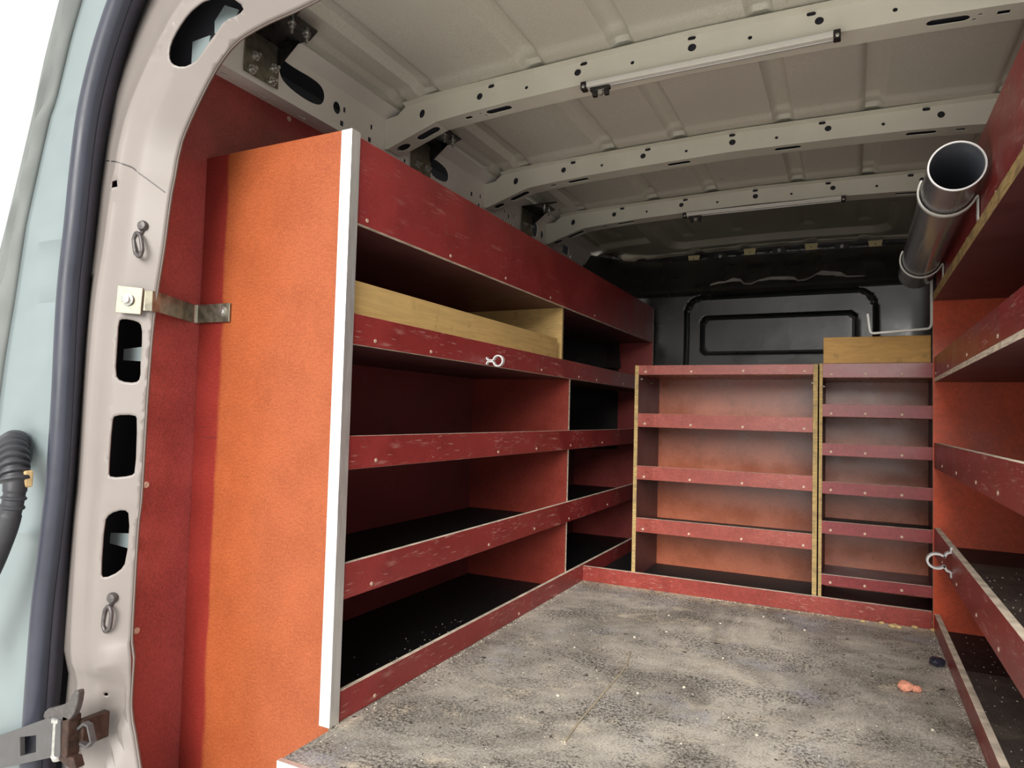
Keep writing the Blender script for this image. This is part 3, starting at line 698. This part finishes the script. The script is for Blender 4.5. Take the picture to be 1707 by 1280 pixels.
# ------------------------------------------------------------------ rear door frame: pillar, seal, outer jamb
D = [(.3, 1.668), (-.4, 1.672), (-.85, 1.662), (-.989, 1.645), (-1.044, 1.636), (-1.103, 1.628), (-1.199, 1.618), (-1.279, 1.600), (-1.324, 1.572), (-1.358, 1.539), (-1.392, 1.496), (-1.432, 1.438), (-1.459, 1.39), (-1.471, 1.349), (-1.478, 1.308), (-1.488, 1.265), (-1.494, 1.223), (-1.507, 1.119), (-1.523, 1.023), (-1.533, .93), (-1.539, .791), (-1.541, .638), (-1.543, .51), (-1.548, .472), (-1.551, .371), (-1.551, .175), (-1.541, .141), (-1.541, .023), (-1.523, -.034), (-1.503, -.092), (-1.485, -.157), (-1.47, -.32)]
Aq = [(.3, 1.95), (-1.2, 1.95), (-1.36, 1.93), (-1.48, 1.86), (-1.546, 1.791), (-1.576, 1.746), (-1.611, 1.692), (-1.643, 1.622), (-1.668, 1.546), (-1.689, 1.459), (-1.699, 1.408), (-1.712, 1.327), (-1.721, 1.208), (-1.729, 1.108), (-1.737, .893), (-1.741, .708), (-1.745, .55), (-1.75, .459), (-1.755, .276), (-1.760, .069), (-1.766, -.009), (-1.770, -.154), (-1.774, -.32)]
def pdist(x, z):
    best = 9
    for (ax_, az), (bx, bz) in zip(D[:-1], D[1:]):
        dx, dz = bx - ax_, bz - az; q = max(0, min(1, ((x - ax_) * dx + (z - az) * dz) / (dx * dx + dz * dz)))
        best = min(best, math.hypot(x - ax_ - q * dx, z - az - q * dz))
    return best
def smoothline(poly, step):
    P = [Vector(p) for p in poly]; o = []
    for i in range(len(P) - 1):
        p0, p1, p2, p3 = P[max(i - 1, 0)], P[i], P[i + 1], P[min(i + 2, len(P) - 1)]; m = max(1, int((p2 - p1).length / step))
        for k in range(m):
            q = k / m; o.append(tuple(.5 * (2 * p1 + (p2 - p0) * q + (2 * p0 - 5 * p1 + 4 * p2 - p3) * q * q + (3 * p1 - p0 - 3 * p2 + p3) * q ** 3)))
    return o + [tuple(P[-1])]
Dr = D; D = smoothline(D, .022)
PROF = [(0, 1.085), (.06, 1.043), (.070, 1.038), (.122, 1.036), (.132, 1.028), (.140, 1.027), (.150, 1.033), (.20, 1.052), (.35, 1.06)]
def pillar_fn(x, z):
    y = lerp_poly(PROF, pdist(x, z))
    if z < .12 and x < -1.56: y += .016 * sstep(.12, .08, z)
    if z < .18: y -= .012 * math.exp(-((x + 1.575) / .03) ** 2 - ((z - .135) / .035) ** 2)
    return (x, y, z)
H = {
 'big': [(-1.331, 1.681), (-1.26, 1.675), (-1.228, 1.651), (-1.251, 1.641), (-1.292, 1.636), (-1.321, 1.616), (-1.349, 1.595), (-1.373, 1.572), (-1.389, 1.558), (-1.418, 1.546), (-1.441, 1.554), (-1.453, 1.575), (-1.448, 1.605), (-1.424, 1.635), (-1.39, 1.663), (-1.355, 1.677)],
 'h1': [(-1.587, .957), (-1.559, .952), (-1.55, .94), (-1.55, .889), (-1.552, .853), (-1.551, .813), (-1.56, .801), (-1.589, .804), (-1.599, .82), (-1.597, .896), (-1.595, .949)],
 'h2': [(-1.597, .722), (-1.559, .724), (-1.554, .713), (-1.553, .586), (-1.561, .576), (-1.599, .571), (-1.604, .584), (-1.601, .708)],
 'h3': [(-1.6, .485), (-1.573, .496), (-1.562, .484), (-1.566, .37), (-1.578, .346), (-1.607, .329), (-1.613, .343), (-1.61, .465)]}
hs = [smoothpoly(h, 1) for h in H.values()] + [rect(-1.625, 1.289, .025, .017), rect(-1.599, .009, .011, .014), circle(-1.598, .053, .004, None, 10), circle(-1.614, -.028, .004, None, 10)]
out = D + Aq[::-1]
ext = []
for dd in (.006, .02, .04, .055, .068, .08, .10, .118, .128, .136, .144, .155, .17, .19, .21, .25, .30):
    for i in range(1, len(D) - 1):
        a_, b_ = Vector(D[i - 1]), Vector(D[i + 1]); tt_ = (b_ - a_).normalized(); q_ = Vector(D[i]) + Vector((tt_.y, -tt_.x)) * dd * -1
        for sg in (1, -1):
            q_ = Vector(D[i]) + Vector((tt_.y, -tt_.x)) * dd * sg
            if inside(q_, out) and abs(pdist(q_.x, q_.y) - dd) < .001: ext.append((q_.x, q_.y))
for h in hs:
    cx0 = sum(p[0] for p in h) / len(h); cz0 = sum(p[1] for p in h) / len(h)
    for dd in (.006, .016, .03):
        for (px_, pz_) in h + [((h[i][0] + h[i - 1][0]) / 2, (h[i][1] + h[i - 1][1]) / 2) for i in range(len(h))]:
            v_ = Vector((px_ - cx0, pz_ - cz0)); v_ = v_ * (1 + dd / max(v_.length, .004)); ext.append((cx0 + v_.x, cz0 + v_.y))
mb = sheet(out, hs, pillar_fn, None, (), ext)
PI_ = thing('door_pillar', 'white painted rear door pillar with oblong holes, curving into the roof header', 'pillar', (-1.6, 1.06, -.3))
part('pillar_panel', mb, M['white'], PI_, solid=.004, smooth=True, off=0)
mb = MB(); n = len(D); mb.add([(x, 1.085, z) for x, z in D] + [(x - .006, 1.094, z + .004) for x, z in D], [(i, i + 1, n + i + 1, n + i) for i in range(n - 1)])
part('inner_flange', mb, M['white'], PI_, solid=.003, smooth=True)
seam = [(-1.703, 1.367), (-1.659, 1.355), (-1.611, 1.340), (-1.563, 1.322), (-1.543, 1.307), (-1.518, 1.285), (-1.497, 1.266)]
mb = MB(); mb.tube([Vector(pillar_fn(x, z)) + Vector((0, -.001, 0)) for x, z in smoothline(seam, .01)], .0022, 6); part('panel_seam', mb, M['ring'], PI_)
def tongue(p): p = [(u_ * 1.043, .75 + (v - .75) * 1.043) for u_, v in p]; m_ = MB(); m_.prism(p, lambda u_, v, s: (u_, 1.100 + .003 * s, v)); return part('inner_tongue', m_, M['jamb'], PI_)
tongue([(-1.590, .883), (-1.510, .888), (-1.510, .852), (-1.590, .856)]); tongue([(-1.603, .437), (-1.520, .444), (-1.520, .407), (-1.605, .412)])
for p in ([(-1.281, 1.662), (-1.235, 1.640), (-1.25, 1.612), (-1.31, 1.602), (-1.312, 1.632)], [(-1.384, 1.600), (-1.325, 1.602), (-1.33, 1.56), (-1.384, 1.538)]):
    p = [(u_ * 1.04, .75 + (v - .75) * 1.04) for u_, v in p]; m_ = MB(); m_.prism(p, lambda u_, v, s: (u_, 1.088 + .003 * s, v)); part('inner_tongue', m_, M['jamb'], PI_)
m_ = MB(); m_.prism([(-1.58, 1.52), (-1.475, 1.50), (-1.41, 1.565), (-1.345, 1.615), (-1.26, 1.648), (-1.17, 1.66), (-1.15, 1.78), (-1.58, 1.80)], lambda u_, v, s: (u_, 1.106 + .004 * s, v)); part('dark_backing', m_, M['cavity'], PI_)  # dark plate added behind the big hole, cavity shade in its colour

# bulb seal on a dark carrier
SL = [(.3, 2.02), (-1.15, 2.02), (-1.33, 1.985), (-1.46, 1.915), (-1.55, 1.825), (-1.615, 1.733), (-1.676, 1.606), (-1.717, 1.471), (-1.735, 1.33), (-1.745, 1.191), (-1.757, 1.06), (-1.760, .944), (-1.757, .75), (-1.760, .559), (-1.775, .40), (-1.790, .262), (-1.796, .12), (-1.799, -.014), (-1.803, -.33)]
t = thing('door_seal', 'dark blue-grey rubber bulb seal running round the white pillar', 'seal', (-1.72, 1.0, -.3))
def off(poly, d):
    o = []
    for i in range(len(poly)):
        a = Vector(poly[max(i - 1, 0)]); b = Vector(poly[min(i + 1, len(poly) - 1)]); tt = (b - a).normalized(); nn = Vector((-tt.y, tt.x)); o.append(Vector(poly[i]) + nn * d)
    return o
SL = smoothline(SL, .03); cen = off(SL, .026)
mb = MB(); mb.tube([(p.x, 1.0, p.y) for p in cen], .025, 16); part('seal_bulb', mb, M['seal'], t, smooth=True)
inn = off(SL, .046)
def resamp(poly, n):
    P = [Vector(p) for p in poly]; d = [0]
    for a, b in zip(P[:-1], P[1:]): d.append(d[-1] + (b - a).length)
    o = []
    for i in range(n + 1):
        q = d[-1] * i / n
        for k in range(len(P) - 1):
            if q <= d[k + 1] + 1e-9: f = (q - d[k]) / (d[k + 1] - d[k]); o.append(P[k].lerp(P[k + 1], f)); break
    return o
# carrier strip: for every point of the pillar's outer edge, bridge to the nearest seal point
a2 = resamp(Aq, 90); in2 = resamp([tuple(p) for p in inn], 400)
mb = MB(); vs = []
for p in a2:
    q = min(in2, key=lambda w_: (w_ - p).length); vs += [(p.x, lerp_poly(PROF, pdist(p.x, p.y)) - .004, p.y), (q.x, 1.012, q.y)]
mb.add(vs, [(2 * i, 2 * i + 2, 2 * i + 3, 2 * i + 1) for i in range(len(a2) - 1)]); part('seal_carrier', mb, M['seal_dark'], t, solid=.004, smooth=True)

# outer jamb beside the seal
JZ = [2.2, 2.0, 1.79, 1.64, 1.5, 1.35, 1.2, 1.05, .9, .75, .6, .45, .3, .1, -.15, -.4, -.6]
def tabx(tab, z): return lerp_poly(sorted((b, a) for a, b in tab), z)
CRE = [(-1.66, 2.0), (-1.743, 1.79), (-1.79, 1.68), (-1.84, 1.523), (-1.862, 1.486), (-1.911, 1.321), (-1.943, 1.211), (-1.975, 1.013), (-2.005, .857), (-2.05, .5), (-2.08, -.6)]
OUT = [(-1.78, 2.0), (-1.846, 1.792), (-1.898, 1.644), (-1.94, 1.491), (-1.985, 1.352), (-2.030, 1.22), (-2.087, 1.06), (-2.16, .792), (-2.2, .4), (-2.22, -.6)]
jam = thing('door_jamb', 'pale green-white painted outer door jamb left of the rubber seal, with a seam sealer bead', 'jamb', (-1.9, 1.0, -.6))
prof = []
for z in [2.2 - 2.8 * i / 110 for i in range(111)]:
    sx = tabx([tuple(p) for p in SL if p[1] < 1.83], z) if z < 1.825 else -1.55 + (z - 1.825) * .9
    cx_, ox = tabx(CRE, z), tabx(OUT, z); row = []
    dep = 0
    for zz, h in ((1.52, .016), (1.30, -.012), (1.16, .014), (1.0, -.012), (.86, .014), (.42, .010)): dep += h * (1 - sstep(.0, .014, abs(z - zz)))
    g = math.hypot((z - .635) / .085, 0)
    for k in range(13):
        q = k / 12; x = sx + .03 + (cx_ - sx - .03) * q; y = 1.028 - .02 * sstep(0, .3, q) - dep * sstep(.0, .25, q) * (1 - sstep(.6, .9, q)) * 1
        if abs(z - .637) < .09 and -1.98 < x < -1.84: y += .010 * (1 - sstep(.55, 1, math.hypot((z - .637) / .085, (x + 1.908) / .068)))
        row.append((x, y, z))
    prof.append(row)
def strip_mesh(rows):
    mb = MB(); n = len(rows[0]); mb.add([p for r_ in rows for p in r_], [(i * n + k, i * n + k + 1, (i + 1) * n + k + 1, (i + 1) * n + k) for i in range(len(rows) - 1) for k in range(n - 1)]); return mb
part('jamb_panel', strip_mesh(prof), M['jamb'], jam, solid=.003, smooth=True)
rows = []
for i in range(141):
    z = 2.2 - 2.8 * i / 140; cx_, ox = tabx(CRE, z), tabx(OUT, z); wob = .006 * math.sin(z * 17) + .004 * math.sin(z * 41 + 1)
    prf = [(0, 1.008), (.06, .998), (.16, .990 + wob * .4), (.28, .986 + wob), (.38, .996), (.52, .998), (.62, .991 - wob * .5), (.75, .996), (.94, .998), (1.0, 1.004)]
    rows.append([(cx_ + (ox - cx_) * q, y, z) for q, y in prf])
part('seam_sealer', strip_mesh(rows), M['sealant'], jam, solid=.003, smooth=True)
rows = []
for i in range(60):
    z = 2.2 - 2.8 * i / 59; ox = tabx(OUT, z); k = .06 + .03 * max(0, 1.8 - z) / 1.5
    rows.append([(ox, 1.004, z), (ox - k * .3, 1.0, z), (ox - k * .7, 1.015, z), (ox - k, 1.05, z), (ox - k * 1.05, 1.12, z), (ox - k * 1.05, 1.6, z)])
part('outer_edge', strip_mesh(rows), M['outside'], jam, solid=.003, smooth=True)

# wiring boot plugged into the jamb
t = thing('wiring_boot', 'ribbed black rubber wiring boot plugged into the pale jamb', 'boot', (-1.90, .99, .62))
mb = MB(); mb.prism(smoothpoly([(-1.955, .675), (-1.875, .675), (-1.862, .64), (-1.868, .585), (-1.90, .565), (-1.955, .572), (-1.972, .62)], 2), lambda a, b, s: (a, 1.002 - .016 * s, b)); part('grommet', mb, M['rubber'], t, bevel=.004)
ctrl = [(-1.898, .985, .640), (-1.865, .962, .640), (-1.825, .945, .622), (-1.795, .932, .592), (-1.778, .928, .560), (-1.774, .926, .528), (-1.780, .922, .480), (-1.794, .916, .430), (-1.818, .90, .350), (-1.86, .88, .255), (-1.92, .86, .15)]
def catmull(P, m):
    P = [Vector(p) for p in P]; o = []
    for i in range(len(P) - 1):
        p0, p1, p2, p3 = P[max(i - 1, 0)], P[i], P[i + 1], P[min(i + 2, len(P) - 1)]
        for k in range(m):
            q = k / m; o.append(.5 * (2 * p1 + (p2 - p0) * q + (2 * p0 - 5 * p1 + 4 * p2 - p3) * q * q + (3 * p1 - p0 - 3 * p2 + p3) * q ** 3))
    return o + [P[-1]]
pth = catmull(ctrl, 14); rr = []
for i in range(len(pth)):
    q = i / 14
    if q < 4.1: r_ = .030 + .0035 * (1 if (i % 6) < 3 else -1)
    elif q < 4.8: r_ = .0245
    elif q < 6.0: r_ = .0225 + .004 * (1 if (i % 6) < 2 else 0)
    else: r_ = .0245 + .004 * min(1, (q - 6) / 2)
    rr.append(r_)
mb = MB(); mb.tube(pth, rr, 18); part('boot_hose', mb, M['rubber'], t, smooth=True)
mb = MB(); mb.box(-1.772, -1.752, .935, .955, .545, .585); part('tape_tag', mb, M['wood_chip'], t, bevel=.004)

# door check arm hooked to the pillar
t = thing('door_check_arm', 'grey steel door check arm hooked to the foot of the white pillar', 'door check', (-1.65, .97, -.03))
hole = [(-1.743, -.038), (-1.680, -.019), (-1.677, -.056), (-1.738, -.080)]
outl = [(-2.02, -.118), (-1.859, -.067), (-1.637, .030), (-1.590, .036), (-1.585, -.045), (-1.612, -.052), (-1.851, -.141), (-2.02, -.195)]
mb = sheet(outl, [hole], lambda u_, v: (u_, .952, v)); part('arm_plate', mb, M['arm'], t, solid=.012, bevel=.0015)
mb = MB(); mb.prism(smoothpoly([(-1.665, .020), (-1.655, .045), (-1.61, .060), (-1.575, .075), (-1.555, .105), (-1.535, .112), (-1.540, .075), (-1.555, .045), (-1.585, .030), (-1.62, .022)], 1), lambda u_, v, s: (u_, .955 + .016 * s, v)); part('hook_claw', mb, M['ring'], t, bevel=.003)
mb = MB(); mb.box(-1.590, -1.566, .955, .985, -.045, .045); mb.prism([(-1.60, -.045), (-1.548, -.040), (-1.535, -.062), (-1.56, -.066), (-1.60, -.058)], lambda u_, v, s: (u_, .958 + .022 * s, v)); mb.box(-1.575, -1.555, .982, 1.045, -.03, .03)
part('hinge_block', mb, M['rust'], t, bevel=.003)
mb = MB(); mb.lathe((-1.612, .963, -.062), (0, 0, 1), [(0, .010), (.01, .014), (.016, .012), (.085, .012), (.087, .016), (.095, .016), (.097, .012)], 16); part('pivot_pin', mb, M['bolt'], t)
mb = MB(); mb.ribbon([(-1.565, .012), (-1.545, .028), (-1.53, .026), (-1.515, -.005), (-1.53, -.02), (-1.555, -.018)], 1, .975, .988, .006); part('spring_loop', mb, M['arm'], t)

# lashing rings on the pillar
def lash(x, z, tilt, label):
    y = pillar_fn(x, z)[1]
    t = thing('lashing_ring', label, 'lashing ring', (x, y, z), 'lashing rings on the pillar')
    mb = MB(); mb.lathe((x, y + .002, z + .022), (.35, -1, 0), [(0, .013), (.008, .013), (.013, .010), (.014, .004)], 16); mb.prism(smoothpoly([(x - .013, z + .03), (x + .004, z + .034), (x + .006, z), (x - .012, z - .004)], 1), lambda u_, v, s: (u_, y + .002 - .008 * s, v)); part('ring_mount', mb, M['ring'], t, smooth=True)
    P = []
    for k in range(28):
        a = 2 * math.pi * k / 28; ex, ez = .0135 * math.cos(a), .030 * math.sin(a)
        if abs(math.sin(a)) < .75: ex = .0135 * (1 if ex > 0 else -1) * (1 - .25 * math.sin(a) ** 2)
        P.append((x + ex * math.cos(tilt) - ez * math.sin(tilt), y - .012, z - .026 + ez * math.cos(tilt) + ex * math.sin(tilt)))
    mb = MB(); mb.tube(P, .0048, 10, closed=True); part('ring', mb, M['ring'], t, smooth=True)
lash(-1.542, 1.160, .28, 'steel lashing ring high on the white pillar, above the flat metal strap')
lash(-1.588, .262, -.12, 'steel lashing ring low on the white pillar, above the door check arm')

# strap from pillar to end panel
t = thing('metal_strap', 'bent zinc-plated strap joining the white pillar to the orange end panel', 'bracket', (-1.56, 1.1, 1.0))
mb = MB(); mb.ribbon([(-1.578, 1.036), (-1.534, 1.066), (-1.524, 1.076), (-1.528, 1.098), (-1.613, 1.262), (-1.604, 1.272), (-1.486, 1.2755)], 2, .976, 1.026, .005); part('strap', mb, M['zinc'], t, bevel=.0008)
mb = MB(); mb.prism([(-1.582, .968), (-1.535, .966), (-1.533, 1.030), (-1.580, 1.034)], lambda u_, v, s: (u_, 1.030 + .68 * (u_ + 1.578) - .004 * s, v)); part('foot_plate', mb, M['zinc'], t, bevel=.0008)
mb = MB(); mb.lathe((-1.560, 1.040, 1.0), (.3, -1, 0), [(0, .015), (.004, .015), (.005, .010), (.012, .010), (.013, .006)], 14); part('bolt', mb, M['bolt'], t)
mb = MB(); mb.lathe((-1.511, 1.273, 1.004), (0, -1, 0), [(0, .014), (.003, .014), (.004, .008), (.007, .006)], 14); part('bolt', mb, M['bolt'], t)
# lining screws
SP = None
for y, z, lab in ((1.146, .545, 'pale screw in the red wall lining halfway up beside the pillar'), (1.140, .180, 'pale screw in the red wall lining low beside the pillar'), (1.576, 1.671, 'pale screw in the red wall lining just below the roof rail')):
    mb = MB(); mb.lathe((XW, y, z), (1, 0, 0), [(0, .0085), (.002, .008), (.003, .005), (.002, .002)], 12); tag(part('screw', mb, M['screw'], origin=(XW, y, z)), lab, 'screw', 'screws in the wall lining')

# aluminium nosing along the rear edge of the floor
mb = MB(); mb.box(-1.092, XWR, 1.110, 1.1245, -.03, .0015)
tag(part('floor_nosing', mb, M['alu'], bevel=.001, origin=(-.2, 1.115, -.03)), 'aluminium nosing along the rear edge of the worn floor', 'trim')

# ------------------------------------------------------------------ debris on the floor
def lump(name, c, r, mat, label, cat, group=None, sq=.7, seed=0):
    rnd = random.Random(seed); bm = bmesh.new(); bmesh.ops.create_icosphere(bm, subdivisions=2, radius=1)
    for v in bm.verts: v.co *= 1 + rnd.uniform(-.12, .12)
    mb = MB(); zmin = min(v.co.z for v in bm.verts)
    mb.add([(c[0] + v.co.x * r * 1.2, c[1] + v.co.y * r, c[2] + (v.co.z - zmin) * r * sq) for v in bm.verts], [[v.index for v in f.verts] for f in bm.faces]); bm.free()
    return tag(part(name, mb, mat, origin=c), label, cat, group)
lump('brick_chip', (.137, 2.253, 0), .016, M['brick'], 'orange-red brick chip lying on the floor towards the right shelving', 'chip', None, .95, 3)
lump('brick_chip', (.165, 2.258, 0), .011, M['brick'], 'smaller brick crumb touching the orange-red brick chip', 'chip', None, .95, 4)
lump('dark_lump', (.240, 2.530, 0), .019, M['dark_lump'], 'blue-black lump on the floor beside the right kick lip', 'lump', None, .8, 5)
for k, (x, y) in enumerate([(-.518, 1.846), (-.416, 1.952), (-.36, 2.25), (-.43, 2.62), (-.30, 2.80), (-.23, 2.82), (-.58, 2.42), (-.66, 2.30), (-.15, 2.70), (-.80, 2.10), (-.2, 1.75), (-.35, 1.62), (.18, 2.0), (-.62, 2.62), (-.7, 1.72)]):
    lump('plaster_crumb', (x, y, 0), random.uniform(.0022, .0042), M['crumb'], 'tiny white plaster crumb lying on the grey floor', 'crumb', 'plaster crumbs on the floor', .8, 20 + k)
for k in range(7):
    lump('wood_chip', (.262 - .055 * k + random.uniform(-.01, .01) if k < 5 else .255 - .02 * k, 2.953 - random.uniform(0, .02) - (.02 if k > 4 else 0), 0), random.uniform(.007, .013), M['wood_chip'], 'pale wood crumb by the right end of the low kick board', 'chip', 'wood crumbs by the kick board', .6, 50 + k)
mb = MB(); mb.tube(catmull([(-.587, 1.491, .002), (-.594, 1.591, .003), (-.597, 1.707, .002), (-.600, 1.845, .003), (-.604, 2.006, .002), (-.620, 2.10, .002), (-.632, 2.16, .002)], 6), .0022, 8)
tag(part('string', mb, M['twig'], origin=(-.6, 1.8, 0)), 'thin tan string lying along the left of the grey floor', 'string')
# grit, far too fine to count
mb = MB()
def grit(n, fx, fy, z, s0, s1):
    for _ in range(n):
        x, y, s = fx(), fy(), random.uniform(s0, s1); a = random.uniform(0, 3); zz = z
        P = [(x + s * math.cos(a + q) * random.uniform(.6, 1.3), y + s * math.sin(a + q) * random.uniform(.6, 1.3), zz) for q in (0, 2.1, 4.2)] + [(x, y, zz + s * .7)]
        mb.add(P, [(0, 1, 3), (1, 2, 3), (2, 0, 3), (2, 1, 0)])
U = random.uniform
def grit_done(label):
    global mb
    o = part('grit', mb, M['crumb'], origin=mb.v[0]); tag(o, label, 'grit'); o['kind'] = 'stuff'; mb = MB()
grit(420, lambda: U(-1.09, .26), lambda: U(1.2, 2.96), 0, .0010, .0028)
grit(260, lambda: XL + .002 + abs(random.gauss(0, .012)), lambda: U(1.35, 2.96), 0, .0012, .003)
grit(260, lambda: U(-.6, .265), lambda: 2.966 - abs(random.gauss(0, .014)), 0, .0012, .0035)
grit(160, lambda: .269 - abs(random.gauss(0, .010)), lambda: U(1.3, 2.9), 0, .0012, .0032)
grit_done('fine pale grit scattered over the worn grey floor')
grit(160, lambda: XL - .02 - abs(random.gauss(0, .08)), lambda: U(1.32, 2.2), .0062, .001, .0032); grit_done('fine pale grit on the lowest black mat of the left shelving')
grit(200, lambda: U(.30, .6), lambda: U(1.3, 2.9), .0112, .001, .003); grit(120, lambda: U(.30, .6), lambda: U(1.6, 2.6), .3153, .001, .004); grit_done('fine pale grit on the black mesh mats of the right shelving')

# ------------------------------------------------------------------ light, camera
wd = bpy.data.worlds.new('overcast_sky'); bpy.context.scene.world = wd; wd.use_nodes = True
bg = wd.node_tree.nodes['Background']; bg.inputs[0].default_value = (1.0, .99, .97, 1); bg.inputs[1].default_value = .86
sun = bpy.data.lights.new('hazy_sun', 'SUN'); sun.energy = 3.6; sun.angle = math.radians(40); sun.color = (1, .96, .9)
so = bpy.data.objects.new('hazy_sun', sun); C.objects.link(so)
so.rotation_euler = Vector((-.16, .90, -.40)).to_track_quat('-Z', 'Y').to_euler()

cam = bpy.data.cameras.new('camera'); co = bpy.data.objects.new('camera', cam); C.objects.link(co)
yaw, pitch, roll, fpx = .464400617, .044318363, .0269043651, 1133.81475
f = Vector((-math.sin(yaw) * math.cos(pitch), math.cos(yaw) * math.cos(pitch), math.sin(pitch))); r = Vector((math.cos(yaw), math.sin(yaw), 0)); up = r.cross(f)
r2 = r * math.cos(roll) + up * math.sin(roll); u2 = up * math.cos(roll) - r * math.sin(roll)
co.matrix_world = Matrix(((r2.x, u2.x, -f.x, 0), (r2.y, u2.y, -f.y, 0), (r2.z, u2.z, -f.z, .75 * S), (0, 0, 0, 1)))
cam.sensor_width = 36; cam.lens = fpx / 1707 * 36; cam.clip_start = .02
bpy.context.scene.camera = co
vsx = bpy.context.scene.view_settings; vsx.view_transform = 'Standard'; vsx.look = 'None'; vsx.gamma = 1; vsx.exposure = 0.42
